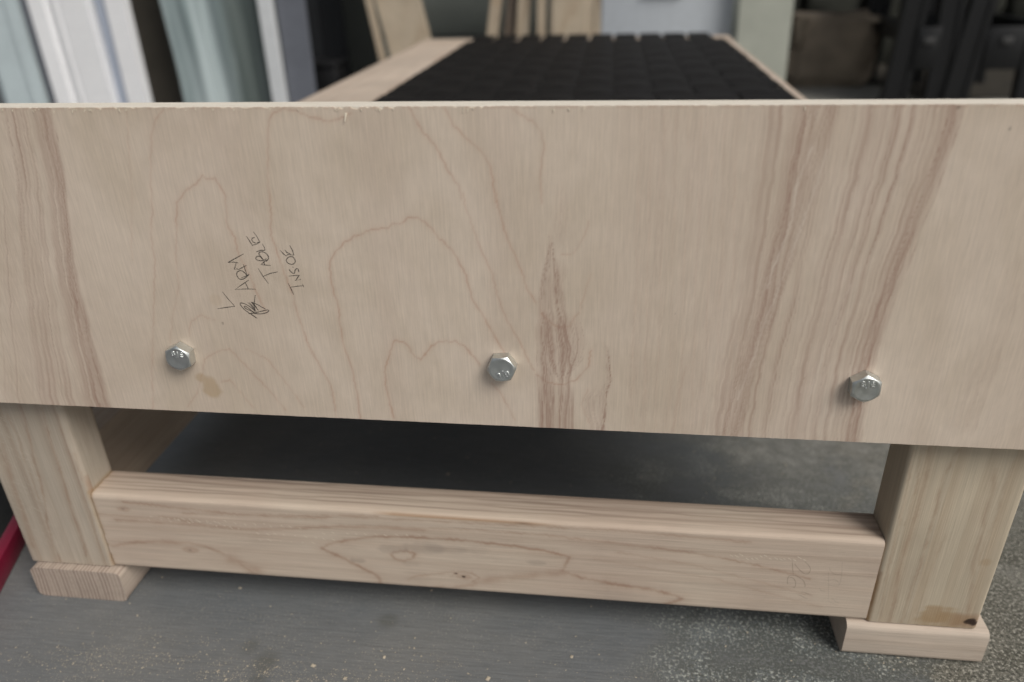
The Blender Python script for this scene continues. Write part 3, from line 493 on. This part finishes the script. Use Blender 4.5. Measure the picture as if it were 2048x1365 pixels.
for k in range(25):
    o = link('webbing_strap', cross_m[k % 2], None, frame); o.location = (.058 + random.uniform(-.0012, .0012), y_first + PITCH_W * k - .0000, ZW)

# plywood arm panel bolted to the front
PX0, PX1, PZ0, PZ1 = -.150, .842, .2322, .4694
core = box('arm_panel', (PX0, -.0177, PZ0), (PX1, -.0003, PZ1 - .0001), mat_ply_edge(), frame, 0)
nx, nz = int((PX1 - PX0) / .0008), int((PZ1 - PZ0) / .0011)
gx = np.linspace(PX0, PX1, nx + 1); gz = np.linspace(PZ0, PZ1, nz + 1)
GX, GZ = np.meshgrid(gx, gz, indexing='ij')
rough_env = .22 + .9 * np.exp(-((gx - .30) / .09) ** 2) + .5 * np.exp(-((gx - .13) / .08) ** 2)
chip = rough_env * (np.clip(wnoise(gx * 420, 21) - .55, 0, 1) * 3.2 + .5 * wnoise(gx * 1300, 22)) * (.4 + 1.1 * wnoise(gx * 60, 23))
chipb = .35 * wnoise(gx * 700, 25) * wnoise(gx * 90, 26)
GZ[:, -1] -= chip * .001; GZ[:, -2] = np.minimum(GZ[:, -2], GZ[:, -1] - .0003); GZ[:, -3] = np.minimum(GZ[:, -3], GZ[:, -2] - .0003)
GZ[:, 0] += chipb * .001
GY = np.full(GX.shape, -.0183)
V = np.stack([GX, GY, GZ], -1).reshape(-1, 3)
idx = np.arange((nx + 1) * (nz + 1)).reshape(nx + 1, nz + 1)
F = np.stack([idx[:-1, :-1], idx[1:, :-1], idx[1:, 1:], idx[:-1, 1:]], -1).reshape(-1, 4)
ring = np.concatenate([idx[:, 0], idx[-1, 1:], idx[::-1, -1][1:], idx[0, ::-1][1:-1]])
VB = V[ring].copy(); VB[:, 1] = -.01765; off = len(V); rb = np.arange(len(ring)) + off
F2 = np.stack([ring, np.roll(ring, -1), np.roll(rb, -1), rb], -1)[:, ::-1]
V = np.concatenate([V, VB]); F = np.concatenate([F, F2]).astype(np.int32)
me = bpy.data.meshes.new('face_veneer')
me.vertices.add(len(V)); me.vertices.foreach_set('co', V.ravel().astype(np.float32))
me.loops.add(F.size); me.loops.foreach_set('vertex_index', F.ravel()); me.polygons.add(len(F)); me.polygons.foreach_set('loop_start', (np.arange(len(F)) * 4).astype(np.int32))
me.update(calc_edges=True)
veneer = link('face_veneer', me, mat_veneer(), core, 40)
X, Y, Z = coords(veneer)
r = np.zeros(len(X)); g = np.zeros(len(X)); b = np.zeros(len(X)); a = np.full(len(X), .5); pale = np.zeros(len(X)); dark = np.zeros(len(X))
for k, (w, st, pts) in enumerate(LINES): stroke(X, Z, r, pts, w, st, 'line', 200 + 5 * k)
for k, (w, st, pts) in enumerate(PALE_SPLITS): stroke(X, Z, pale, pts, w * .6, -st, 'line', 900 + k)
def figure_band(lp, rp_, strength, n, seed):
    """coloured wood between two edges: crisp streaks that flow with the edges"""
    A_, B_ = np.array(lp, float) / 10, np.array(rp_, float) / 10
    def edge(P): o_ = np.argsort(P[:, 1]); return np.interp(Z, P[o_, 1], P[o_, 0])
    zlo, zhi = min(A_[:, 1].min(), B_[:, 1].min()), max(A_[:, 1].max(), B_[:, 1].max())
    lx, rx = edge(A_), edge(B_); wd = np.maximum(rx - lx, .5)
    lx = lx + (wnoise(Z * .12 + 7, seed + 61) - .5) * 1.6; rx = rx + (wnoise(Z * .1 + 9, seed + 62) - .5) * 2.2
    t = (X - lx) / wd
    d = np.minimum(X - lx, rx - X)
    m = np.clip((X - lx) / 2.2 + .4, 0, 1) * np.clip((rx - X) / 1.4 + .4, 0, 1) * np.clip((Z - zlo) / 9 + (3 if zlo < 240 else .0), 0, 1) * np.clip((zhi - Z) / 14 + (3 if zhi > 460 else .0), 0, 1)
    sel = m > 0
    tt, zz, xx = t[sel], Z[sel], X[sel]
    tt = tt + .035 * (wnoise(zz * .018 + 3, seed + 63) - .5) * 6 / max(n, 6)
    a_ = wnoise(tt * n + 11, seed + 64); b_ = wnoise(tt * n * 3.1 + 23, seed + 65); c_ = wnoise(tt * n * 7.3 + 31, seed + 66)
    s_ = np.clip((.62 * a_ + .38 * b_ - .24) / .42, 0, 1); s_ = s_ * s_ * (3 - 2 * s_)
    # each streak has one crisp side and one that fades, and comes and goes along its length
    lane = np.floor(tt * n); fr = tt * n - lane; ramp_ = .55 + .45 * fr
    come = .45 + .75 * wnoise(zz * .022 + lane * 17.3, seed + 67)
    k_ = (.27 + .73 * s_) * ramp_ * (.55 + .55 * b_) * (.62 + .65 * c_) * come
    g[sel] = g[sel] + strength * m[sel] * k_ * (1 - .55 * np.clip(g[sel], 0, 1))
for l_, r_, st_, n_, sd_ in BANDS: figure_band(l_, r_, st_ * (1.9 if sd_ in (3, 4, 5, 6, 14) else 1.25), int(n_ * 1.5), sd_)
for x, z, rr, s_ in SPOTS: blob(X, Z, b, x, z, rr, s_, rr, 31)
for x, z, rr in SPECKS: blob(X, Z, dark, x, z, rr * .8, .6, rr * .8, 32)
# torn fibres just under the sawn top edge are browner
ragged = np.clip((Z - 467.3) / 1.6, 0, 1) * (wnoise(X * .35, 41) > .5) * .5
r = np.maximum(r, ragged)
paint(veneer, r, g, b, np.clip(a + .5 * dark - .5 * pale, 0, 1))
# loose fibres along the top edge
bm = bmesh.new()
for k in range(46):
    x = random.choice((random.gauss(.30, .07), random.gauss(.12, .06), random.uniform(0, .7))); l = random.uniform(.0008, .0022); z = .4686 - random.uniform(0, .0012)
    if k == 0: x, l, z = .2905, .0052, .4655
    ang = random.uniform(-.7, .7); w = random.uniform(.0002, .0005) if k else .0007
    d = Vector((math.sin(ang), -.35, -math.cos(ang))) * l; n = Vector((math.cos(ang), 0, math.sin(ang))) * w
    p = Vector((x, -.0183, z)); q = p + d
    vs = [bm.verts.new(t) for t in (p - n, p + n, q + n * .4, q - n * .4, p - n + Vector((0, -.0004, 0)), p + n + Vector((0, -.0004, 0)))]
    bm.faces.new(vs[:4]); bm.faces.new((vs[4], vs[5], vs[2], vs[3]))
o = link('torn_fibres', bm_mesh('torn_fibres', bm), mat_plain('torn_wood_fibre', (.72, .65, .53), .8, .1, 60), core); o['kind'] = 'stuff'

def ribbon(name, strokes, y, w, m, parent, seed=0):
    """a pencil line: a thin flat trace lying on the face"""
    V, F = [], []; rr = random.Random(seed)
    for pts in strokes:
        P = [Vector((p[0] / 1e4, p[1] / 1e4)) for p in pts]
        if len(P) > 3:                                               # soften gentle bends, keep sharp corners
            Q = [P[0]]
            for i in range(1, len(P) - 1):
                u = (P[i] - P[i - 1]); v_ = (P[i + 1] - P[i])
                if u.length and v_.length and False: Q += [P[i] - u * .25, P[i] + v_ * .25]
                else: Q.append(P[i])
            P = Q + [P[-1]]
        base = len(V); n = len(P)
        for i, p in enumerate(P):
            t = (P[min(i + 1, n - 1)] - P[max(i - 1, 0)]); t = t.normalized() if t.length else Vector((1, 0)); nn = Vector((-t.y, t.x))
            ww = w * (.55 if i in (0, n - 1) else rr.uniform(.8, 1.15))
            for sgn in (-.5, .5): V.append((p.x + nn.x * ww * sgn, y, p.y + nn.y * ww * sgn))
        for i in range(n - 1): F.append((base + 2 * i, base + 2 * i + 1, base + 2 * i + 3, base + 2 * i + 2))
    return link(name, mesh_from(name, V, F), m, parent)
ribbon('pencil_note', NOTE, -.01836, .00074, mat_graphite('graphite', .72), core, 1)
ribbon('pencil_measurement', RAIL_NOTE, -.00006, .0007, mat_graphite('graphite_light', .25), rail, 2)
ribbon('pencil_mark', RAIL_NOTE_FAINT, -.00006, .0008, mat_graphite('graphite_faint', .11), rail, 3)

o = ribbon('torn_fibres', PLANER_TEARS, -.00012, .0009, bpy.data.materials['torn_wood_fibre'], rail, 4); o['kind'] = 'stuff'

rs = random.Random(5); ticks = []
for _ in range(150):
    x, z = rs.uniform(-86, -52 + 8 * rs.random()), rs.uniform(60, 215); l = rs.uniform(1.2, 3.2); a_ = rs.gauss(.62, .12)
    ticks.append([((x - l * math.cos(a_)) * 10, (z + l * math.sin(a_)) * 10), ((x + l * math.cos(a_)) * 10, (z - l * math.sin(a_)) * 10)])
o = ribbon('saw_fuzz', ticks, -.00012, .00035, mat_plain('saw_torn_fibre', (.60, .54, .45), .8, .1, 60), leg_l, 6); o['kind'] = 'stuff'

# hex bolts
ZINC = mat_zinc()
def bolt_mesh(name):
    AF, h = .01905, .0085; ap = AF / 2; rt = ap * .95; N = 96
    V, F = [], []
    ths = [2 * math.pi * k / N for k in range(N)]
    hexr = [ap / math.cos(((t + math.pi / 6) % (math.pi / 3)) - math.pi / 6) for t in ths]
    rows = []
    rows.append([(r_ * 1.0, 0.0) for r_ in hexr])
    rows.append([(r_, h - .0002 - (r_ - rt) * math.tan(R(33))) for r_ in hexr])
    rows.append([(rt, h) for _ in ths]); rows.append([(rt - .0012, h + .0001) for _ in ths]); rows.append([(rt - .0030, h - .0002) for _ in ths]); rows.append([(rt * .3, h - .00025) for _ in ths])
    for row in rows:
        for t, (r_, z) in zip(ths, row): V.append((r_ * math.cos(t), -z, r_ * math.sin(t)))
    for k in range(len(rows) - 1):
        for j in range(N): F.append((k * N + j, k * N + (j + 1) % N, (k + 1) * N + (j + 1) % N, (k + 1) * N + j))
    F.append(tuple((len(rows) - 1) * N + j for j in range(N)))
    b0 = len(V)                                                       # shank through the panel
    for z in (0.0, .035):
        for k in range(24): V.append((.0063 * math.cos(k * math.pi / 12), z, .0063 * math.sin(k * math.pi / 12)))
    for k in range(24): F.append((b0 + k, b0 + (k + 1) % 24, b0 + 24 + (k + 1) % 24, b0 + 24 + k))
    me = mesh_from(name, V, F)
    bm = bmesh.new(); bm.from_mesh(me); bmesh.ops.recalc_face_normals(bm, faces=bm.faces); bm.to_mesh(me); bm.free()
    me.polygons.foreach_set('use_smooth', [True] * len(me.polygons)); me.set_sharp_from_angle(angle=R(9))
    me.materials.append(ZINC); return me
LETTER = mat_plain('highlight_zinc', (.86, .88, .87), .3, .02, 200, 1.0, .5)  # same zinc made lighter, painting the highlight on the raised letters
bm_ = bolt_mesh('bolt')
for (x, z, rot, tilt, trot) in ((.1372, .2848, 3, (.01, .02), -8), (.3860, .2858, 24, (-.01, .01), 196), (.6387, .2812, -3, (0.02, -.01), 0)):
    o = link('bolt', bm_, None, frame); o.location = (x, -.0186, z); o.rotation_euler = (tilt[0], R(rot), tilt[1])
    fc = bpy.data.curves.new('stamped_letters', 'FONT'); fc.body = 'BJE'; fc.size = .0060; fc.align_x = 'CENTER'; fc.align_y = 'CENTER'; fc.space_character = 1.25
    fc.extrude = .00025; fc.bevel_depth = .00016; fc.bevel_resolution = 2; fc.resolution_u = 3; fc.offset = .00004
    tmp = bpy.data.objects.new('stamped_letters', fc); COL.objects.link(tmp); bpy.context.view_layer.update()
    lm = bpy.data.meshes.new_from_object(tmp); bpy.data.objects.remove(tmp); lm.materials.clear(); lm.materials.append(LETTER)
    t = bpy.data.objects.new('stamped_letters', lm); COL.objects.link(t); t.parent = o
    # letters sit near the rim, their own way up
    a = R(trot); ux, uz = -math.sin(a), math.cos(a)
    Mt = Matrix.Translation((x + ux * .0041, -.0186 - .00845, z + uz * .0041)) @ Matrix.Rotation(-a, 4, 'Y') @ Matrix.Rotation(R(90), 4, 'X')
    Mo = Matrix.Translation(o.location) @ o.rotation_euler.to_matrix().to_4x4()
    t.matrix_local = Mo.inverted() @ Mt

# ------------------------------------------------------------------ sawdust on the slab
def flakes(name, spots, m, kind='stuff'):
    V, F = [], []
    for (x, y, l, w, a, zt) in spots:
        c, s_ = math.cos(a), math.sin(a); b0 = len(V)
        for u, v_, z in ((-1, -1, 0), (1, -1, zt), (1, 1, zt * .6), (-1, 1, zt * .3), (0, 0, zt * 1.2)):
            V.append((x + u * l * c - v_ * w * s_, y + u * l * s_ + v_ * w * c, .0004 + z))
        F += [(b0, b0 + 1, b0 + 4), (b0 + 1, b0 + 2, b0 + 4), (b0 + 2, b0 + 3, b0 + 4), (b0 + 3, b0, b0 + 4)]
    o = link(name, mesh_from(name, V, F), m); o['kind'] = kind; return o
sp_ = []
clusters = [(.165, -.088, .05, .014, 620), (.225, -.090, .03, .012, 360), (.02, -.075, .035, .016, 240), (.33, -.075, .05, .02, 260), (.10, -.06, .05, .018, 160), (.25, -.055, .10, .03, 260), (.20, -.13, .12, .03, 500), (-.03, -.10, .05, .02, 150), (.40, -.10, .1, .04, 260), (.60, -.06, .09, .03, 120)]
for cx, cy_, sx, sy_, n in clusters:
    for _ in range(n * 4):
        x, y = random.gauss(cx, sx), random.gauss(cy_, sy_)
        c_ = float(wnoise(np.array([x * 70 + 40 + 9 * float(wnoise(np.array([y * 60 + 20.]), 92)[0])]), 91)[0] * wnoise(np.array([y * 90 + 60.]), 93)[0])
        if random.random() > c_ * 2.6: continue
        l = min(.0015, random.lognormvariate(-8.4, .5)); sp_.append((x, y, l, l * random.uniform(.35, .8), random.uniform(0, 6.3), random.uniform(.0001, .0004)))
for _ in range(260):
    l = random.uniform(.0004, .0011); sp_.append((random.uniform(-.1, .75), random.uniform(-.12, .35), l, l * .6, random.uniform(0, 6.3), .0003))
for x, y, l in ((.300, .035, .0014), (.275, -.047, .0014), (.215, -.062, .0019), (.247, -.072, .0017), (.235, .13, .0018), (.52, .125, .002), (.60, .16, .0018), (.11, .02, .0015), (.44, -.03, .0015), (.37, -.06, .002), (.28, .22, .002)):
    sp_.append((x, y, l, l * .8, random.uniform(0, 6), .0006))
flakes('sawdust', sp_, mat_plain('sawdust_flakes', (.47, .41, .32), .9, .3, 300))

# ------------------------------------------------------------------ red steel frame lying beside the left leg
RED = mat_plain('red_painted_steel', (.20, .008, .032), .38, .15, 30, 0, .5)
dolly = empty('red_frame', 'red painted steel frame with black deck lying on the slab at the left leg', 'metal frame', None, (-.13, 0, 0))
dolly.rotation_euler = (0, 0, R(19))
for x0 in (-.012, -.105):
    box('red_bar', (x0, -.30, .0005), (x0 + .012, .34, .0255), RED, dolly, .0012)
box('red_bar', (-.0925, .3405, .0005), (-.0125, .3525, .0255), RED, dolly, .0012)
box('red_bar', (-.0925, -.3125, .0005), (-.0125, -.3005, .0255), RED, dolly, .0012)
box('deck', (-.0925, -.30, .003), (-.0125, .34, .012), mat_plain('black_rubber', (.012, .012, .011), .75, .3, 40), dolly, .001)

# ------------------------------------------------------------------ things standing behind
def leaning(name, label, cat, base, d, w, L, profile, m, group=None, yaw=0.0):
    """a board or moulding standing on the slab and leaning: `profile` is its section (across, depth) run along its length"""
    d = Vector(d).normalized(); across = Vector((1, yaw, 0)); across = (across - d * across.dot(d)).normalized(); dep = d.cross(across)
    if dep.y > 0: dep = -dep                                          # towards the viewer
    b = Vector((base[0], base[1], 0)); V = []; n = len(profile)
    for s_ in (0.0, L):
        for a_, t in profile:
            p = across * (a_ * w) + dep * t + d * s_
            V.append(p)
    zmin = min(v.z for v in V[:n]); V = [v - Vector((0, 0, zmin)) for v in V]
    F = [(k, (k + 1) % n, n + (k + 1) % n, n + k) for k in range(n)] + [tuple(range(n))[::-1], tuple(range(n, 2 * n))]
    me = mesh_from(name, V, F); bm = bmesh.new(); bm.from_mesh(me); bmesh.ops.recalc_face_normals(bm, faces=bm.faces)
    bmesh.ops.bevel(bm, geom=[e for e in bm.edges if e.calc_face_angle(0) > .6], offset=.0012, segments=2, affect='EDGES'); bm.to_mesh(me); bm.free()
    o = link(name, me, m, None, 40); o.location = b
    return tag(o, label, cat, group)
def slab(t): return [(-.5, 0), (.5, 0), (.5, -t), (-.5, -t)]
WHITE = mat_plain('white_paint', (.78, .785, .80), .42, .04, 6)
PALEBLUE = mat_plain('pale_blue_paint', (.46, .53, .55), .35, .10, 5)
SHADE_WHITE = mat_plain('shaded_white_paint', (.36, .40, .48), .5, .06, 6)  # grey-blue stands for a white trim's side in shade, put into the colour
GREYBLUE = mat_plain('grey_blue_board', (.13, .14, .165), .6, .15, 6)
trim1 = [(-.5, 0), (-.24, -.004), (-.20, -.022), (-.12, -.022), (-.09, -.002), (-.03, 0), (-.01, -.008), (.03, 0), (.5, 0), (.5, -.045), (-.5, -.045)]
trim2 = [(-.5, -.004), (-.47, -.016), (.02, -.030), (.06, 0), (.5, 0), (.5, -.05), (-.5, -.05)]
pale = [(-.5, 0), (.20, -.012), (.22, 0), (.5, -.006), (.5, -.03), (-.5, -.03)]
G1 = 'painted trim boards leaning at the back left'
leaning('trim_board', 'pale blue-grey trim board at the far left edge beside the wide white one', 'trim board', (-1.672, 2.15), (-.113, .141, 1), .146, 1.7, pale, PALEBLUE, G1)
leaning('trim_board', 'wide white moulded trim board with grooves leaning behind the panel', 'trim board', (-1.436, 2.15), (-.117, .141, 1), .224, 1.8, trim1, WHITE, G1)
leaning('trim_board', 'added batten in shaded-white tone squeezed between the two white trim boards', 'trim board', (-1.300, 2.180), (-.093, .141, 1), .046, 1.75, slab(.03), SHADE_WHITE, G1)
leaning('trim_board', 'narrower white trim board beside the dim brown board', 'trim board', (-1.243, 2.165), (-.086, .141, 1), .073, 1.75, slab(.04), WHITE, G1)
leaning('trim_board', 'added slate strip for a shaded board side between pale blue and wide white trims', 'trim board', (-1.567, 2.175), (-.128, .141, 1), .046, 1.65, slab(.03), GREYBLUE, G1)  # separate dark strip, its colour stands for a trim's shaded side
leaning('grey_board', 'pale grey board standing in the extreme left corner behind all trims', 'board', (-1.88, 2.35), (-.10, .12, 1), .10, 1.5, slab(.02), PALEBLUE)
leaning('brown_board', 'dim grey-brown board standing between the white trims and the wrapped sheet', 'board', (-1.289, 2.44), (-.101, .141, 1), .20, 1.6, slab(.02), mat_plain('dim_brown_board', (.085, .076, .062), .7, .2, 7))
# plastic-wrapped sheet
s = NT('cloudy_plastic_film'); p = s.sep(s.tc.outputs['Object'])
bands = s.noise(s.map((11, 1, 1.3), (2.3, 0, .4)), 1, 2, .5, .3)
folds = s.noise(s.map((60, 1, 2.5)), 1, 3, .6, .5)
fade = s.ramp(s.math('ADD', p[0], s.math('MULTIPLY', bands, .10)), .035, .135)
c = s.mix(s.ramp(bands, .35, .68), (.21, .265, .27), (.44, .51, .52))
c = s.mix(fade, c, (.095, .118, .112))
c = s.mix(s.ramp(folds, .55, .75, 0, .35), c, (.42, .48, .48))
s.bump(folds, .2, .006)
FILM = s.set(Base_Color=c, Roughness=.28, Specular_IOR_Level=.5, Transmission_Weight=0.0)
V, F = [], []; nxw, nzw = 44, 26
for j in range(nzw + 1):
    for i in range(nxw + 1):
        u, v_ = i / nxw, j / nzw
        x = (u - .5) * .375 + (.012 * math.sin(v_ * 11 + 1) + .02 * math.sin(v_ * 4.3)) * (1 if i < nxw * .4 else .3)
        V.append((x, .006 * math.sin(u * 17 + v_ * 2) + .002 * math.sin(u * 41 + v_ * 5), v_ * 1.5))
for j in range(nzw):
    for i in range(nxw): k = j * (nxw + 1) + i; F.append((k, k + 1, k + nxw + 2, k + nxw + 1))
wrap = empty('wrapped_sheet', 'tall panel wrapped in cloudy blue-green plastic film, leaning behind the arm panel', 'wrapped panel', None, (-.935, 2.25, 0))
wrap.rotation_euler = (R(-6), R(-3.6), R(4))
film = link('plastic_film', mesh_from('plastic_film', V, F), FILM, wrap, 180)
film.modifiers.new('thickness', 'SOLIDIFY').thickness = .0015
box('panel_core', (-.17, .025, .01), (.17, .045, 1.48), mat_plain('grey_panel_core', (.10, .11, .105), .7), wrap)
leaning('white_batten', 'thin white batten standing at the right edge of the wrapped panel', 'batten', (-.722, 2.20), (-.042, .105, 1), .048, 1.6, slab(.03), mat_plain('white_batten_paint', (.60, .62, .635), .45, .05))
leaning('grey_board', 'slate blue board just right of the thin white batten', 'board', (-.648, 2.235), (-.026, .100, 1), .100, 1.5, slab(.02), GREYBLUE)
# dark cabinet and black bin in the shaded corner
cab = empty('dark_cabinet', 'charcoal cabinet standing in the shaded corner behind the left seat rail', 'cabinet', None, (-.684, 2.62, 0))
CH = mat_plain('charcoal_laminate', (.042, .045, .050), .5, .15, 4)
box('carcass', (-.100, .02, .001), (.100, .42, 1.2), CH, cab, .003)
for x0 in (-.098, .002): box('door', (x0, 0, .03), (x0 + .096, .018, 1.18), CH, cab, .003)
bin_ = empty('black_bin', 'low black plastic bin on the floor before the charcoal cabinet', 'bin', None, (-.60, 2.42, 0))
BLK = mat_plain('black_plastic', (.010, .010, .011), .45, .2, 10)
bm = bmesh.new()
bm_box(bm, (-.055, -.07, 0.001), (.055, .07, .19), .012, 3)
for v in bm.verts: k = .86 + .14 * v.co.z / .2; v.co.x *= k; v.co.y *= k
link('body', bm_mesh('body', bm), BLK, bin_, 40)
box('lid', (-.060, -.077, .1905), (.060, .077, .207), BLK, bin_, .006, 3)
leaning('dark_board', 'nearly black board standing right of the charcoal cabinet', 'board', (-.498, 2.55), (-.036, .052, 1), .115, 1.5, slab(.02), mat_plain('dark_stained_board', (.022, .025, .022), .6, .2, 6))
# timber boards
PINE = [mat_timber('pine_%s' % n, 'z', pt, .016, l, d, .4, sd_, fig=False) for n, pt, l, d, sd_ in (('pale', (-.5, 2.6), (.50, .42, .32), (.36, .27, .18), 11), ('tan', (.1, 2.8), (.46, .38, .285), (.33, .24, .16), 12), ('brown', (.4, 2.2), (.27, .215, .17), (.18, .13, .095), 13))]
G2 = 'timber boards leaning behind the lounge frame'
leaning('timber_board', 'wide pale board of the left pair, leaning to the left behind the seat rail', 'board', (-.206, 2.32), (-.228, .087, 1), .158, 1.5, slab(.02), PINE[0], G2)
leaning('timber_board', 'narrow board edge leaning left of the wide pale board', 'board', (-.324, 2.30), (-.178, .087, 1), .022, 1.4, slab(.02), PINE[1], G2)
leaning('timber_board', 'thin board tilted right, leftmost of the middle group', 'board', (-.017, 2.40), (.150, .087, 1), .040, 1.4, slab(.018), PINE[1], G2)
leaning('timber_board', 'dim brown board tilted right, second in the middle group', 'board', (.056, 2.43), (.117, .087, 1), .046, 1.5, slab(.018), PINE[2], G2)
leaning('timber_board', 'light narrow board beside the dark slit, third in the middle group', 'board', (.116, 2.38), (.077, .087, 1), .046, 1.5, slab(.02), PINE[0], G2)
leaning('timber_board', 'narrow upright board with a shaded edge, left of the widest board', 'board', (.202, 2.35), (.017, .07, 1), .030, 1.6, slab(.02), PINE[1], G2)
leaning('timber_board', 'widest upright pale board, directly left of the white cabinet', 'board', (.321, 2.34), (.019, .07, 1), .177, 1.6, [(-.5, -.006), (-.46, -.006), (-.45, 0), (.20, 0), (.22, -.004), (.36, -.004), (.38, 0), (.5, 0), (.5, -.02), (-.5, -.02)], PINE[0], G2)
# white cabinet
wc = empty('white_cabinet', 'white metal cabinet standing behind the far end of the webbing', 'cabinet', None, (.638, 2.36, 0))
WM = mat_plain('white_enamel', (.56, .60, .645), .28, .03, 3)
box('carcass', (-.225, .03, .04), (.225, .48, 1.25), WM, wc, .004)
box('door', (-.222, 0, .05), (.222, .028, 1.24), WM, wc, .006, 3)
box('plinth', (-.20, .05, 0.001), (.20, .46, .039), BLK, wc, .002)
box('handle', (-.075, -.022, .416), (.060, -.0005, .436), mat_plain('grey_handle', (.30, .295, .28), .5), wc, .006, 3)
leaning('pale_panel', 'pale greenish-white panel standing right of the white cabinet', 'panel', (.958, 2.28), (-.012, .035, 1), .172, 1.4, slab(.03), mat_plain('pale_green_panel', (.40, .415, .36), .5, .10, 9))
# back wall
wall = empty('back_wall', 'dim grey-green boarded wall closing the yard behind the stored boards', 'wall', None, (0, 3.3, 0))
WALL = mat_plain('grey_green_siding', (.15, .165, .15), .7, .18, 3, stretch=(1, 1, 6))
for k in range(12):
    box('wall_board', (-4.2, .0 + .0, .002 + k * .2), (1.12, .03, .002 + k * .2 + .194), WALL, wall, .004)
box('wall_backing', (-4.2, .032, .001), (1.12, .10, 2.42), mat_plain('wall_sheathing', (.03, .03, .028), .8), wall, 0)
wall['kind'] = 'thing'
# stone wall on the right
sw = empty('stone_wall', 'dark rough stone wall in deep shade behind the black sawhorses', 'wall', None, (0, 3.7, 0))
sw['kind'] = 'thing'
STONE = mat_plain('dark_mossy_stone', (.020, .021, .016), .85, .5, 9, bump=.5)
def rough_stone(name, lo, hi, m, parent, seed, amt=.02):
    bm = bmesh.new(); bm_box(bm, lo, hi, min(h - l for l, h in zip(lo, hi)) * .16, 2)
    bmesh.ops.subdivide_edges(bm, edges=bm.edges[:], cuts=1, use_grid_fill=True)
    rr = random.Random(seed)
    for v in bm.verts: v.co += Vector((rr.uniform(-1, 1), rr.uniform(-1, 1), rr.uniform(-.6, .6))) * amt * .5
    if min(v.co.z for v in bm.verts) < .001 and lo[2] < .01:
        for v in bm.verts: v.co.z = max(v.co.z, .0005)
    return link(name, bm_mesh(name, bm), m, parent, 60)
zc = 0.0
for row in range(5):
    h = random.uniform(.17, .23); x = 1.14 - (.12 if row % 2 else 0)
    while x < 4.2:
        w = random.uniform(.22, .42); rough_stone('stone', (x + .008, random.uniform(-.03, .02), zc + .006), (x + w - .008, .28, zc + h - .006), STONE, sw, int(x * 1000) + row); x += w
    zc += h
blk = rough_stone('stone_block', (-.150, -.11, 0.0005), (.165, .12, .288), mat_plain('brown_weathered_stone', (.23, .19, .145), .9, .40, 5, bump=.5), None, 77, .045)
blk.location = (1.375, 3.14, 0); tag(blk, 'brown weathered stone block on the ground before the dark stone wall', 'stone block')
shade_ob = link('shade_sheet', mesh_from('shade_sheet', [(1.66, 2.74, .004), (4.2, 2.70, .004), (4.2, 3.72, .004), (1.56, 3.72, .004), (1.60, 3.0, .004)], [(0, 1, 2, 3, 4)]), mat_plain('shade_brown', (.030, .026, .019), .95, .5, 14, bump=.6)); shade_ob['kind'] = 'structure'  # added dark brown sheet, stands in for shade on the ground behind the sawhorses
# folding sawhorses
def sawhorse(label, loc, spread, top, yaw):
    t = empty('sawhorse', label, 'sawhorse', 'black folding sawhorses at the right', loc); t.rotation_euler = (0, 0, R(yaw))
    SP = mat_sh
    H = .78
    for side in (-1, 1):
        for yy in (0.0, .52):
            bm = bmesh.new(); bx, tx = side * spread, side * top
            def bar(off0, w0, off1, w1, y0, y1):
                V = []
                for z, cx, w in ((.0005, bx + off0, w0), (H - .06, tx + off1, w1)):
                    for xx, yv in ((-w, y0), (w, y0), (w, y1), (-w, y1)): V.append(bm.verts.new((cx + xx, yy + yv, z)))
                for f in ((0, 1, 2, 3), (4, 5, 6, 7), (0, 1, 5, 4), (1, 2, 6, 5), (2, 3, 7, 6), (3, 0, 4, 7)): bm.faces.new([V[q] for q in f])
            bar(-.034, .010, -.026, .008, 0, .045); bar(.034, .010, .026, .008, 0, .045); bar(0, .0236, 0, .0176, .006, .020)
            link('leg', bm_mesh('leg', bm), SP, t, 30)
        xm = side * (spread + (top - spread) * .33)
        box('leg_brace', (xm - .012, .046, .215), (xm + .012, .519, .285), SP, t, .004)
        box('side_rail', (side * (top * .9) - .018, 0.0, H - .20), (side * (top * .9) + .018, .565, H - .0605), SP, t, .004)
    box('top_beam', (-.055, -.02, H - .06), (.055, .585, H), SP, t, .006)
    box('tray', (-spread * .58, .05, .225), (spread * .58, .515, .238), SP, t, .003)
    box('end_plate', (-spread * .5, -.006, .130), (spread * .5, -.0005, .275), SP, t, .002)
    box('latch', (-.018, -.016, .218), (.018, -.0065, .240), mat_plain('grey_latch', (.06, .06, .06), .4), t, .002)
    return t
mat_sh = mat_plain('black_moulded_plastic', (.0065, .007, .008), .45, .15, 12)
sawhorse('black folding sawhorse nearer the stone block, legs close together', (1.590, 2.60, 0), .075, .045, -4)
sawhorse('black folding sawhorse at the right edge, legs wide apart', (1.845, 2.58, 0), .125, .075, -2)
